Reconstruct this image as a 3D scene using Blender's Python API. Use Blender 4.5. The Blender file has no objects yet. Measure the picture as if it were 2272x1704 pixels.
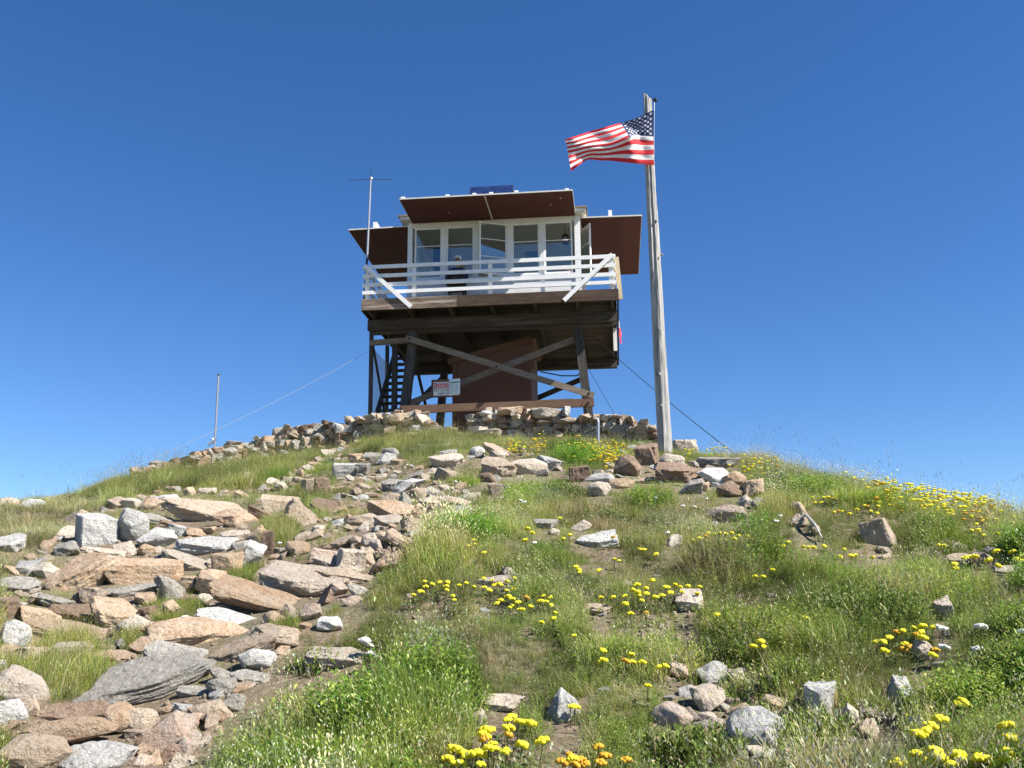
import bpy, bmesh, math, random
import numpy as np
from mathutils import Vector, Matrix, Euler

SC = bpy.context.scene
COL = SC.collection
R = math.radians
rng = np.random.default_rng(7)
random.seed(7)

# ------------------------------------------------------------------ camera, sky, sun, exposure
PW, PH = 2272, 1704                      # photograph size, used to measure it
PITCH, ROLL, FPX = 0.2351, 0.0091, 2205.5
cam = bpy.data.cameras.new('camera')
cam.sensor_width = 36.0
cam.lens = FPX * 36.0 / PW
cam.clip_start, cam.clip_end = 0.05, 12000
camo = bpy.data.objects.new('camera', cam)
COL.objects.link(camo)
camo.location = (0, 0, 0)
camo.rotation_euler = (Matrix.Rotation(math.pi / 2 + PITCH, 3, 'X') @ Matrix.Rotation(-ROLL, 3, 'Z')).to_euler()
SC.camera = camo

SUN = Vector((0.885, -0.40, 1.0)).normalized()
SUN_EL = math.asin(SUN.z)
SUN_AZ = math.atan2(SUN.x, SUN.y)        # from +Y towards +X
world = bpy.data.worlds.new('World')
SC.world = world
world.use_nodes = True
wn = world.node_tree.nodes
sky = wn.new('ShaderNodeTexSky')
sky.sky_type = 'NISHITA'
sky.sun_disc = False
sky.sun_elevation = SUN_EL
sky.sun_rotation = SUN_AZ
sky.altitude = 1900
sky.air_density = 1.0
sky.dust_density = 0.15
sky.ozone_density = 3.0
wn['Background'].inputs['Strength'].default_value = 0.073
sat = wn.new('ShaderNodeHueSaturation')
sat.inputs['Saturation'].default_value = 1.25
sat.inputs['Hue'].default_value = 0.507
world.node_tree.links.new(sky.outputs['Color'], sat.inputs['Color'])
world.node_tree.links.new(sat.outputs['Color'], wn['Background'].inputs['Color'])

sl = bpy.data.lights.new('sun', 'SUN')
sl.energy = 5.0
sl.angle = R(0.5)
sl.color = (1.0, 0.94, 0.85)
so = bpy.data.objects.new('sun', sl)
COL.objects.link(so)
so.rotation_euler = SUN.to_track_quat('Z', 'Y').to_euler()
so.location = (30, -15, 40)

SC.view_settings.view_transform = 'Standard'
SC.view_settings.look = 'None'
SC.view_settings.exposure = 1.18
SC.view_settings.gamma = 1.0
SC.view_settings.use_curve_mapping = False
SC.render.engine = 'CYCLES'
SC.cycles.max_bounces = 10
SC.cycles.diffuse_bounces = 8
SC.cycles.transparent_max_bounces = 12
SC.cycles.use_denoising = True

# ------------------------------------------------------------------ measuring helpers
_cp, _sp = math.cos(PITCH), math.sin(PITCH)
_cr, _sr = math.cos(ROLL), math.sin(ROLL)

def ray(px, py):
    px = np.asarray(px, float); py = np.asarray(py, float)
    X = px - PW / 2; Y = PH / 2 - py
    X, Y = _cr * X + _sr * Y, -_sr * X + _cr * Y
    return np.stack([X / FPX, _cp - _sp * Y / FPX, _sp + _cp * Y / FPX], -1)

def project(P):
    P = np.asarray(P, float)
    d = P[..., 1] * _cp + P[..., 2] * _sp
    u = -P[..., 1] * _sp + P[..., 2] * _cp
    d = np.where(d < 0.05, 0.05, d)
    X = FPX * P[..., 0] / d; Y = FPX * u / d
    return PW / 2 + _cr * X - _sr * Y, PH / 2 - (_sr * X + _cr * Y)

# the hill: along each bearing the ground rises from the viewer's feet and tops out at a crest
_sk = np.array([  # photo x, y of the ground's crest, range to it
    (-500, 1180, 14), (0, 1118, 16), (150, 1106, 17.5), (290, 1062, 20.5), (450, 1040, 22), (600, 1018, 22.5),
    (800, 990, 22), (960, 970, 21), (1050, 966, 20.5), (1250, 970, 20), (1420, 986, 19), (1480, 994, 18),
    (1600, 1016, 16), (1750, 1050, 14), (1900, 1082, 12.5), (2100, 1130, 11), (2272, 1165, 10), (2800, 1290, 9)], float)
_d = ray(_sk[:, 0], _sk[:, 1])
_az = np.degrees(np.arctan2(_d[:, 0], _d[:, 1]))
_te = _d[:, 2] / np.hypot(_d[:, 0], _d[:, 1])
AZ = np.concatenate([[-180, -120, -70], _az, [70, 120, 180]])
TE = np.concatenate([[-0.22, -0.12, 0.02], _te, [-0.02, -0.14, -0.22]])
RC = np.concatenate([[12, 12, 13], _sk[:, 2], [9, 10, 12]])
_fa = np.linspace(-180, 180, 1441)
_k = np.exp(-0.5 * (np.arange(-12, 13) / 4.0) ** 2); _k /= _k.sum()
def _smooth(v):
    f = np.interp(_fa, AZ, v)
    f = np.concatenate([f[-13:-1], f, f[1:13]])
    return np.convolve(f, _k, 'valid')
TEF, RCF = _smooth(TE), _smooth(RC)
EYE = 1.6

_perm = np.random.default_rng(3).random((64, 64))
def vnoise(x, y):
    xi = np.floor(x).astype(int); yi = np.floor(y).astype(int)
    fx = x - xi; fy = y - yi
    fx = fx * fx * (3 - 2 * fx); fy = fy * fy * (3 - 2 * fy)
    a = _perm[xi % 64, yi % 64]; b = _perm[(xi + 1) % 64, yi % 64]
    c = _perm[xi % 64, (yi + 1) % 64]; d = _perm[(xi + 1) % 64, (yi + 1) % 64]
    return (a * (1 - fx) + b * fx) * (1 - fy) + (c * (1 - fx) + d * fx) * fy - 0.5

def gz(x, y, rough=True):
    x = np.asarray(x, float); y = np.asarray(y, float)
    r = np.hypot(x, y) + 1e-6
    a = np.degrees(np.arctan2(x, y))
    te = np.interp(a, _fa, TEF); rc = np.interp(a, _fa, RCF)
    q = np.clip(1 - r / rc, 0, 1)
    h_in = r * te - EYE * q ** 1.5
    ov = np.clip(r - rc, 0, None)
    # behind the crest: level summit near the tower, falling slopes elsewhere
    summit = np.exp(-(((x - 2) / 9.0) ** 2 + ((y - 26) / 7.0) ** 2))
    fall = (1 - summit) * (0.05 * ov ** 1.5 / (1 + 0.02 * ov)) + te * 0
    hc = rc * te
    h_out = hc + np.minimum(ov, 2.0) * te * (1 - np.minimum(ov, 2.0) / 4.0) * 0.6 - fall - 0.0009 * np.clip(ov - 8, 0, None) ** 1.8
    h = np.where(r <= rc, h_in, h_out)
    h = np.maximum(h, -600 + 30 * vnoise(x / 300, y / 300))
    if rough:
        am = np.clip(r / 4.0, 0.25, 1.0)
        h = h + am * (0.16 * vnoise(x * 0.7 + 11, y * 0.7 + 5) + 0.08 * vnoise(x * 2.3, y * 2.3 + 9)) + 0.03 * vnoise(x * 7, y * 7)
    return h

_rg = np.concatenate([np.linspace(1.0, 8, 240), np.linspace(8.03, 30, 330)])
def at(px, py, back=0.0):
    """ground point seen at photo pixel (px, py)"""
    d = ray(px, py)
    h = np.hypot(d[..., 0], d[..., 1])
    X = d[..., 0:1] / h[..., None] * _rg; Y = d[..., 1:2] / h[..., None] * _rg
    Zr = (d[..., 2] / h)[..., None] * _rg
    hit = gz(X, Y) >= Zr
    i = np.argmax(hit, -1)
    miss = ~hit.any(-1)
    if miss.any():
        gap = Zr - gz(X, Y)
        i = np.where(miss, np.argmin(np.where(_rg < 26, gap, 1e9), -1), i)
    rr = _rg[i] + back
    x = d[..., 0] / h * rr; y = d[..., 1] / h * rr
    return np.stack([x, y, gz(x, y)], -1)

def inpoly(px, py, poly):
    px = np.asarray(px, float); py = np.asarray(py, float)
    ins = np.zeros(px.shape, bool)
    n = len(poly)
    for i in range(n):
        x1, y1 = poly[i]; x2, y2 = poly[(i + 1) % n]
        c = (y1 > py) != (y2 > py)
        xs = (x2 - x1) * (py - y1) / ((y2 - y1) if y2 != y1 else 1e-9) + x1
        ins ^= c & (px < xs)
    return ins

# ------------------------------------------------------------------ materials
def mat(name):
    m = bpy.data.materials.new(name)
    m.use_nodes = True
    nt = m.node_tree
    return m, nt, nt.nodes['Principled BSDF']

def N(nt, typ, **kw):
    n = nt.nodes.new(typ)
    for k, v in kw.items():
        if k in n.inputs: n.inputs[k].default_value = v
        else: setattr(n, k, v)
    return n

def mixc(nt, fac, a, b, mode='MIX'):
    n = nt.nodes.new('ShaderNodeMix'); n.data_type = 'RGBA'; n.blend_type = mode
    for s, v in ((n.inputs[0], fac), (n.inputs[6], a), (n.inputs[7], b)):
        if hasattr(v, 'links') or isinstance(v, bpy.types.NodeSocket): nt.links.new(v, s)
        else: s.default_value = v if not isinstance(v, tuple) else (*v, 1)[:4]
    return n.outputs[2]

def ramp(nt, src, stops):
    n = nt.nodes.new('ShaderNodeValToRGB')
    e = n.color_ramp.elements
    while len(e) < len(stops): e.new(0.5)
    for el, (p, c) in zip(e, stops):
        el.position = p
        el.color = (c, c, c, 1) if not isinstance(c, tuple) else (*c, 1)
    nt.links.new(src, n.inputs[0])
    return n.outputs[0]

def noise(nt, vec, scale, detail=4, rough=0.55):
    n = N(nt, 'ShaderNodeTexNoise', Scale=scale, Detail=detail, Roughness=rough)
    if vec is not None: nt.links.new(vec, n.inputs['Vector'])
    return n.outputs['Fac']

def bump(nt, b, h, strength, dist=0.02):
    n = N(nt, 'ShaderNodeBump', Strength=strength, Distance=dist)
    nt.links.new(h, n.inputs['Height'])
    nt.links.new(n.outputs[0], b.inputs['Normal'])

def mapping(nt, scale, coord='Object'):
    tc = nt.nodes.new('ShaderNodeTexCoord')
    mp = N(nt, 'ShaderNodeMapping'); mp.inputs['Scale'].default_value = scale
    nt.links.new(tc.outputs[coord], mp.inputs['Vector'])
    return mp.outputs[0]

def paint(name, col, dirt=0.25, rough=0.55, dirtcol=(0.25, 0.22, 0.18), scale=(3, 3, 3)):
    m, nt, b = mat(name)
    v = mapping(nt, scale)
    f = noise(nt, v, 2.2, 6, 0.65)
    f2 = noise(nt, v, 18, 4, 0.6)
    k = ramp(nt, f, [(0.45, 0.0), (0.8, dirt)])
    c = mixc(nt, k, col, dirtcol)
    c = mixc(nt, ramp(nt, f2, [(0.62, 0.0), (0.72, dirt * 1.2)]), c, tuple(x * 0.55 for x in col))
    nt.links.new(c, b.inputs['Base Color'])
    b.inputs['Roughness'].default_value = rough
    bump(nt, b, f2, 0.15, 0.01)
    return m

def wood(name, c1, c2, c3, scale, rough=0.85, worn=0.5):
    m, nt, b = mat(name)
    oi = nt.nodes.new('ShaderNodeObjectInfo')
    tc = nt.nodes.new('ShaderNodeTexCoord')
    add = N(nt, 'ShaderNodeVectorMath', operation='ADD')
    cmb = nt.nodes.new('ShaderNodeCombineXYZ')
    mul = N(nt, 'ShaderNodeMath', operation='MULTIPLY'); mul.inputs[1].default_value = 40
    nt.links.new(oi.outputs['Random'], mul.inputs[0])
    for i in range(3): nt.links.new(mul.outputs[0], cmb.inputs[i])
    nt.links.new(tc.outputs['Object'], add.inputs[0]); nt.links.new(cmb.outputs[0], add.inputs[1])
    mp = N(nt, 'ShaderNodeMapping'); mp.inputs['Scale'].default_value = scale
    nt.links.new(add.outputs[0], mp.inputs['Vector'])
    g = noise(nt, mp.outputs[0], 3.0, 8, 0.7)
    w = noise(nt, mp.outputs[0], 0.7, 4, 0.6)
    c = mixc(nt, ramp(nt, g, [(0.35, 0), (0.65, 1)]), c1, c2)
    c = mixc(nt, ramp(nt, w, [(0.5, 0), (0.7, worn)]), c, c3)
    hv = N(nt, 'ShaderNodeHueSaturation')
    va = N(nt, 'ShaderNodeMath', operation='MULTIPLY_ADD'); va.inputs[1].default_value = 0.5; va.inputs[2].default_value = 0.75
    nt.links.new(oi.outputs['Random'], va.inputs[0]); nt.links.new(va.outputs[0], hv.inputs['Value'])
    nt.links.new(c, hv.inputs['Color'])
    nt.links.new(hv.outputs[0], b.inputs['Base Color'])
    b.inputs['Roughness'].default_value = rough
    bump(nt, b, g, 0.5, 0.01)
    return m

def plain(name, col, rough=0.6, metal=0.0):
    m, nt, b = mat(name)
    f = noise(nt, mapping(nt, (1, 1, 1)), 14, 4)
    c = mixc(nt, ramp(nt, f, [(0.3, 0), (0.75, 0.35)]), col, tuple(x * 0.7 for x in col))
    nt.links.new(c, b.inputs['Base Color'])
    b.inputs['Roughness'].default_value = rough; b.inputs['Metallic'].default_value = metal
    return m

M = {}
M['white'] = paint('white_paint', (0.78, 0.78, 0.77), 0.32, 0.55, (0.42, 0.40, 0.36))
M['cream'] = paint('aged_white_paint', (0.62, 0.61, 0.57), 0.45)
M['awn'] = paint('red_brown_stain', (0.074, 0.0165, 0.009), 0.4, 0.85, (0.034, 0.011, 0.007), (6, 1, 1))
M['shed'] = paint('brown_shed_paint', (0.115, 0.050, 0.030), 0.3, 0.75, (0.08, 0.036, 0.024))
M['wx'] = wood('weathered_wood_along', (0.018, 0.014, 0.012), (0.06, 0.05, 0.043), (0.125, 0.115, 0.105), (0.8, 9, 9))
M['wy'] = wood('weathered_wood_deep', (0.018, 0.013, 0.010), (0.045, 0.035, 0.027), (0.075, 0.066, 0.056), (9, 0.8, 9))
M['wz'] = wood('weathered_wood_upright', (0.02, 0.018, 0.018), (0.062, 0.055, 0.051), (0.12, 0.11, 0.10), (9, 9, 0.8))
M['fascia'] = wood('fascia_wood', (0.030, 0.015, 0.009), (0.10, 0.056, 0.033), (0.15, 0.105, 0.072), (0.9, 9, 9))
M['peel'] = wood('split_fascia_wood', (0.045, 0.030, 0.021), (0.20, 0.145, 0.105), (0.44, 0.36, 0.29), (0.9, 11, 14), worn=0.9)
M['brace'] = wood('grey_brown_brace_wood', (0.11, 0.085, 0.062), (0.20, 0.16, 0.12), (0.25, 0.21, 0.17), (0.8, 9, 9))
M['base'] = wood('brown_sill_wood', (0.085, 0.045, 0.026), (0.15, 0.088, 0.054), (0.2, 0.13, 0.09), (0.8, 9, 9), worn=0.4)
M['pale'] = wood('pale_new_wood', (0.52, 0.42, 0.26), (0.62, 0.52, 0.34), (0.5, 0.42, 0.3), (9, 9, 0.8))
M['pole'] = wood('silver_weathered_log', (0.12, 0.117, 0.112), (0.42, 0.41, 0.39), (0.30, 0.285, 0.265), (11, 11, 0.55), worn=0.5)
M['shake'] = wood('roof_shakes', (0.11, 0.085, 0.06), (0.2, 0.16, 0.12), (0.22, 0.19, 0.16), (6, 1, 1))
M['metal'] = plain('galvanised_metal', (0.42, 0.43, 0.45), 0.4, 0.7)
M['dark'] = plain('dark_metal', (0.03, 0.03, 0.035), 0.5, 0.3)
M['wire'] = plain('steel_wire', (0.32, 0.31, 0.30), 0.5, 0.4)
M['inner'] = plain('cab_interior_paint', (0.75, 0.75, 0.72), 0.7)
M['ceil'] = plain('cab_ceiling_board', (0.78, 0.78, 0.68), 0.8)
M['black'] = plain('black_cloth', (0.012, 0.012, 0.014), 0.8)
M['navy'] = plain('navy_cloth', (0.012, 0.022, 0.075), 0.85)
M['skin'] = plain('sunburnt_skin', (0.50, 0.23, 0.16), 0.6)
M['whitecloth'] = plain('white_cloth', (0.75, 0.75, 0.72), 0.9)
M['red'] = plain('red_cloth', (0.70, 0.03, 0.04), 0.8)
M['green'] = plain('green_chart', (0.16, 0.30, 0.24), 0.8)
M['boxwood'] = plain('orange_brown_wood', (0.40, 0.17, 0.08), 0.7)
M['signred'] = plain('sign_red', (0.55, 0.05, 0.05), 0.6)
M['signblack'] = plain('sign_black', (0.02, 0.02, 0.02), 0.6)
M['signwhite'] = plain('sign_white', (0.72, 0.70, 0.66), 0.6)
M['paper'] = plain('paper', (0.70, 0.76, 0.74), 0.9)
M['papergreen'] = plain('green_ink', (0.02, 0.20, 0.15), 0.9)
M['papergrey'] = plain('grey_ink', (0.42, 0.46, 0.47), 0.9)

def glass():
    m, nt, b = mat('window_glass')
    nt.nodes.remove(b)
    t = N(nt, 'ShaderNodeBsdfTransparent'); t.inputs[0].default_value = (0.94, 0.96, 0.95, 1)
    g = N(nt, 'ShaderNodeBsdfGlossy', Roughness=0.02); g.inputs[0].default_value = (1, 1, 1, 1)
    f = N(nt, 'ShaderNodeFresnel', IOR=1.85)
    mx = nt.nodes.new('ShaderNodeMixShader')
    nt.links.new(f.outputs[0], mx.inputs[0]); nt.links.new(t.outputs[0], mx.inputs[1]); nt.links.new(g.outputs[0], mx.inputs[2])
    nt.links.new(mx.outputs[0], nt.nodes['Material Output'].inputs[0])
    return m
M['glass'] = glass()

def solar_mat():
    m, nt, b = mat('solar_cells')
    v = mapping(nt, (1, 1, 1))
    vo = N(nt, 'ShaderNodeTexVoronoi', Scale=14.0); nt.links.new(v, vo.inputs['Vector'])
    c = mixc(nt, ramp(nt, vo.outputs['Color'], [(0.2, 0.0), (0.9, 1.0)]), (0.008, 0.018, 0.075), (0.02, 0.045, 0.14))
    nt.links.new(c, b.inputs['Base Color'])
    b.inputs['Roughness'].default_value = 0.18
    return m
M['solar'] = solar_mat()

def rock_mat(name, a, b_, lich, amt, stain):
    m, nt, b = mat(name)
    g = nt.nodes.new('ShaderNodeNewGeometry')
    oi = nt.nodes.new('ShaderNodeObjectInfo')
    P = g.outputs['Position']
    n1 = noise(nt, P, 5.5, 5, 0.6)
    n2 = noise(nt, P, 30, 6, 0.72)
    n3 = noise(nt, P, 13, 6, 0.7)
    n4 = noise(nt, P, 95, 3, 0.6)
    c = mixc(nt, ramp(nt, n1, [(0.36, 0), (0.64, 1)]), a, b_)
    c = mixc(nt, ramp(nt, n3, [(0.52, 0), (0.70, 0.62)]), c, stain)
    c = mixc(nt, ramp(nt, n2, [(0.34, 0.7), (0.46, 0.0)]), c, tuple(x * 0.28 for x in a))
    c = mixc(nt, ramp(nt, n2, [(0.56, 0.0), (0.66, amt)]), c, lich)
    c = mixc(nt, ramp(nt, n4, [(0.33, 0.6), (0.45, 0.0)]), c, tuple(x * 0.4 for x in b_))
    hv = N(nt, 'ShaderNodeHueSaturation')
    va = N(nt, 'ShaderNodeMath', operation='MULTIPLY_ADD'); va.inputs[1].default_value = 0.4; va.inputs[2].default_value = 0.8
    nt.links.new(oi.outputs['Random'], va.inputs[0]); nt.links.new(va.outputs[0], hv.inputs['Value'])
    nt.links.new(c, hv.inputs['Color']); nt.links.new(hv.outputs[0], b.inputs['Base Color'])
    b.inputs['Roughness'].default_value = 0.9
    mx = N(nt, 'ShaderNodeMath', operation='ADD'); nt.links.new(n2, mx.inputs[0]); nt.links.new(n3, mx.inputs[1])
    bump(nt, b, mx.outputs[0], 0.9, 0.045)
    return m
RM = {
    'O': rock_mat('orange_tan_rock', (0.42, 0.285, 0.175), (0.49, 0.385, 0.28), (0.40, 0.37, 0.31), 0.7, (0.33, 0.175, 0.085)),
    'T': rock_mat('tan_rock', (0.38, 0.295, 0.21), (0.46, 0.38, 0.295), (0.40, 0.38, 0.33), 0.8, (0.38, 0.24, 0.14)),
    'P': rock_mat('pale_rock', (0.47, 0.40, 0.32), (0.53, 0.465, 0.385), (0.42, 0.41, 0.38), 0.7, (0.43, 0.31, 0.205)),
    'W': rock_mat('white_rock', (0.56, 0.55, 0.52), (0.46, 0.455, 0.44), (0.24, 0.245, 0.235), 0.8, (0.46, 0.41, 0.33)),
    'G': rock_mat('grey_lichen_rock', (0.29, 0.275, 0.245), (0.38, 0.355, 0.31), (0.52, 0.50, 0.44), 0.95, (0.29, 0.23, 0.17)),
    'B': rock_mat('brown_rock', (0.21, 0.14, 0.095), (0.29, 0.205, 0.145), (0.31, 0.28, 0.235), 0.6, (0.16, 0.09, 0.055)),
    'R': rock_mat('pinkish_rock', (0.46, 0.345, 0.265), (0.49, 0.41, 0.34), (0.36, 0.35, 0.33), 0.7, (0.44, 0.27, 0.185)),
}

def ground_mat():
    m, nt, b = mat('hillside_soil')
    g = nt.nodes.new('ShaderNodeNewGeometry'); P = g.outputs['Position']
    n1 = noise(nt, P, 1.3, 6, 0.65); n2 = noise(nt, P, 26, 6, 0.7); n3 = noise(nt, P, 90, 3, 0.6)
    c = mixc(nt, ramp(nt, n1, [(0.4, 0), (0.6, 1)]), (0.15, 0.11, 0.075), (0.11, 0.11, 0.045))
    c = mixc(nt, ramp(nt, n2, [(0.50, 0), (0.62, 0.8)]), c, (0.27, 0.21, 0.15))
    c = mixc(nt, ramp(nt, n3, [(0.58, 0), (0.66, 0.7)]), c, (0.32, 0.27, 0.22))
    ln = N(nt, 'ShaderNodeVectorMath', operation='LENGTH'); nt.links.new(P, ln.inputs[0])
    fr = N(nt, 'ShaderNodeMapRange'); fr.inputs[1].default_value = 35; fr.inputs[2].default_value = 120
    nt.links.new(ln.outputs['Value'], fr.inputs[0])
    c = mixc(nt, fr.outputs[0], c, (0.055, 0.075, 0.04))       # wooded country far below
    nt.links.new(c, b.inputs['Base Color']); b.inputs['Roughness'].default_value = 0.95
    bump(nt, b, n2, 0.8, 0.04)
    return m
M['ground'] = ground_mat()

def leaf_mat(name, trans=0.42, rough=0.55, spec=0.22):
    """colour comes from the plant mesh and each plant's own tint"""
    m, nt, b = mat(name)
    a = N(nt, 'ShaderNodeAttribute', attribute_name='Col')
    t = N(nt, 'ShaderNodeAttribute', attribute_name='tint', attribute_type='INSTANCER')
    c = mixc(nt, 1.0, a.outputs['Color'], t.outputs['Color'], 'MULTIPLY')
    nt.links.new(c, b.inputs['Base Color'])
    b.inputs['Roughness'].default_value = rough
    b.inputs['Specular IOR Level'].default_value = spec
    tr = nt.nodes.new('ShaderNodeBsdfTranslucent'); nt.links.new(c, tr.inputs[0])
    mx = nt.nodes.new('ShaderNodeMixShader'); mx.inputs[0].default_value = trans
    nt.links.new(b.outputs[0], mx.inputs[1]); nt.links.new(tr.outputs[0], mx.inputs[2])
    nt.links.new(mx.outputs[0], nt.nodes['Material Output'].inputs[0])
    return m
M['leaf'] = leaf_mat('grass_blades')

def leaf_obj_mat(name, trans=0.3):
    m, nt, b = mat(name)
    a = N(nt, 'ShaderNodeAttribute', attribute_name='Col')
    nt.links.new(a.outputs['Color'], b.inputs['Base Color'])
    b.inputs['Roughness'].default_value = 0.5
    b.inputs['Specular IOR Level'].default_value = 0.2
    tr = nt.nodes.new('ShaderNodeBsdfTranslucent'); nt.links.new(a.outputs['Color'], tr.inputs[0])
    mx = nt.nodes.new('ShaderNodeMixShader'); mx.inputs[0].default_value = trans
    nt.links.new(b.outputs[0], mx.inputs[1]); nt.links.new(tr.outputs[0], mx.inputs[2])
    nt.links.new(mx.outputs[0], nt.nodes['Material Output'].inputs[0])
    return m
M['plant'] = leaf_obj_mat('plant_leaves')

# ------------------------------------------------------------------ object helpers
BASE = {}          # root name -> Vector: where its local origin lies in the space its parts are drawn in
TX, TY, YAW, TZ = -0.5454, 22.4889, 0.1031, 4.15
TM = Matrix.Translation((TX, TY, 0)) @ Matrix.Rotation(-YAW, 4, 'Z')   # tower space -> world

def props(o, label=None, cat=None, group=None, kind=None):
    if label: o['label'] = label
    if cat: o['category'] = cat
    if group: o['group'] = group
    if kind: o['kind'] = kind
    return o

def empty(name, loc, label, cat, group=None, tower=False):
    o = bpy.data.objects.new(name, None)
    o.empty_display_size = 0.2
    COL.objects.link(o)
    BASE[o.name] = Vector(loc)
    if tower:
        o.location = TM @ Vector(loc); o.rotation_euler = (0, 0, -YAW)
    else:
        o.location = loc
    return props(o, label, cat, group)

class MB:
    def __init__(s): s.v = []; s.f = []; s.mi = []
    def add(s, vs, fs):
        n = len(s.v); s.v += [tuple(p) for p in vs]; s.f += [tuple(i + n for i in f) for f in fs]
        return s
    def box(s, x0, x1, y0, y1, z0, z1):
        vs = [(x, y, z) for z in (z0, z1) for y in (y0, y1) for x in (x0, x1)]
        return s.add(vs, [(0, 2, 3, 1), (4, 5, 7, 6), (0, 1, 5, 4), (2, 6, 7, 3), (0, 4, 6, 2), (1, 3, 7, 5)])
    def beam(s, p, q, w, h, up=(0, 0, 1), w2=None, h2=None):
        p = Vector(p); q = Vector(q); d = (q - p).normalized()
        a = d.cross(Vector(up))
        if a.length < 1e-4: a = d.cross(Vector((0, 1, 0)))
        a.normalize(); b = a.cross(d).normalized()
        w2 = w2 or w; h2 = h2 or h
        vs = []
        for c, ww, hh in ((p, w, h), (q, w2, h2)):
            for i, j in ((-1, -1), (1, -1), (1, 1), (-1, 1)):
                vs.append(c + a * (i * ww / 2) + b * (j * hh / 2))
        return s.add(vs, [(0, 1, 2, 3), (7, 6, 5, 4), (0, 4, 5, 1), (1, 5, 6, 2), (2, 6, 7, 3), (3, 7, 4, 0)])
    def tube(s, pts, rad, n=8, cap=True):
        pts = [Vector(p) for p in pts]
        if not hasattr(rad, '__len__'): rad = [rad] * len(pts)
        vs = []; a = None
        for i, p in enumerate(pts):
            d = (pts[min(i + 1, len(pts) - 1)] - pts[max(i - 1, 0)]).normalized()
            if a is None:
                a = d.cross(Vector((0, 0, 1)))
                if a.length < 1e-3: a = d.cross(Vector((0, 1, 0)))
            a = (a - d * a.dot(d)).normalized(); b = d.cross(a)
            for k in range(n):
                t = 2 * math.pi * k / n
                vs.append(p + (a * math.cos(t) + b * math.sin(t)) * rad[i])
        fs = []
        for i in range(len(pts) - 1):
            for k in range(n):
                k2 = (k + 1) % n
                fs.append((i * n + k, i * n + k2, (i + 1) * n + k2, (i + 1) * n + k))
        if cap:
            fs.append(tuple(range(n - 1, -1, -1))); fs.append(tuple(range((len(pts) - 1) * n, len(pts) * n)))
        return s.add(vs, fs)
    def ball(s, c, rx, ry=None, rz=None, nu=10, nv=7):
        ry = ry or rx; rz = rz or rx
        vs = [(c[0], c[1], c[2] - rz)]
        for i in range(1, nv):
            t = math.pi * i / nv
            for k in range(nu):
                p = 2 * math.pi * k / nu
                vs.append((c[0] + rx * math.sin(t) * math.cos(p), c[1] + ry * math.sin(t) * math.sin(p), c[2] - rz * math.cos(t)))
        vs.append((c[0], c[1], c[2] + rz))
        fs = [(0, 1 + (k + 1) % nu, 1 + k) for k in range(nu)]
        for i in range(nv - 2):
            for k in range(nu):
                a = 1 + i * nu + k; b = 1 + i * nu + (k + 1) % nu
                fs.append((a, b, b + nu, a + nu))
        e = len(vs) - 1; o = 1 + (nv - 2) * nu
        fs += [(e, o + k, o + (k + 1) % nu) for k in range(nu)]
        return s.add(vs, fs)
    def build(s, name, m, root=None, base=None, smooth=False):
        if base is None: base = BASE.get(root_of(root).name, Vector((0, 0, 0))) if root is not None else Vector((0, 0, 0))
        base = Vector(base)
        me = bpy.data.meshes.new(name)
        me.from_pydata([tuple(Vector(p) - base) for p in s.v], [], s.f)
        me.materials.append(m)
        if smooth: me.shade_smooth()
        me.update()
        o = bpy.data.objects.new(name, me)
        COL.objects.link(o)
        if root is not None: o.parent = root
        return o

def root_of(o):
    while o.parent is not None: o = o.parent
    return o

def mesh_np(name, V, F, m, cols=None, smooth=False):
    """fast mesh from numpy arrays: V (n,3), F list of index arrays (all the same length per array)"""
    me = bpy.data.meshes.new(name)
    Fs = F if isinstance(F, list) else [F]
    Fs = [np.asarray(f, np.int32) for f in Fs if len(f)]
    loops = np.concatenate([f.ravel() for f in Fs])
    tot = np.concatenate([np.full(len(f), f.shape[1], np.int32) for f in Fs])
    start = np.concatenate([[0], np.cumsum(tot)[:-1]]).astype(np.int32)
    me.vertices.add(len(V)); me.vertices.foreach_set('co', np.asarray(V, np.float32).ravel())
    me.loops.add(len(loops)); me.loops.foreach_set('vertex_index', loops.astype(np.int32))
    me.polygons.add(len(tot)); me.polygons.foreach_set('loop_start', start)
    me.update(calc_edges=True)
    if cols is not None:
        a = me.color_attributes.new('Col', 'FLOAT_COLOR', 'POINT')
        a.data.foreach_set('color', np.concatenate([np.asarray(cols, np.float32), np.ones((len(V), 1), np.float32)], 1).ravel())
    me.materials.append(m)
    if smooth: me.shade_smooth()
    me.validate()
    return me

def link(name, me, root=None):
    o = bpy.data.objects.new(name, me); COL.objects.link(o)
    if root is not None: o.parent = root
    return o

# ------------------------------------------------------------------ the ground
def build_ground():
    fine = np.arange(-36, 36.01, 0.22)
    coarse = np.arange(40, 320.1, 4.0)
    az = np.radians(np.concatenate([fine, coarse]))
    rr = np.concatenate([np.linspace(0.15, 1.8, 12), np.geomspace(1.9, 34, 230), np.geomspace(35.5, 9000, 60)])
    A, Q = np.meshgrid(az, rr)
    X = Q * np.sin(A); Y = Q * np.cos(A); Z = gz(X, Y)
    V = np.stack([X, Y, Z], -1).reshape(-1, 3)
    na, nr = len(az), len(rr)
    i = np.arange(nr - 1)[:, None] * na + np.arange(na)[None, :]
    j = np.arange(nr - 1)[:, None] * na + (np.arange(na)[None, :] + 1) % na
    F = np.stack([i, i + na, j + na, j], -1).reshape(-1, 4)[:, ::-1]
    V = np.concatenate([V, [[0, 0, float(gz(0.0, 0.0))]]])
    c = len(V) - 1
    T = np.stack([np.full(na, c), np.arange(na), (np.arange(na) + 1) % na], -1)[:, ::-1]
    me = mesh_np('ground', V, [F, T], M['ground'], smooth=True)
    return props(link('ground', me), kind='structure')
build_ground()

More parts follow.
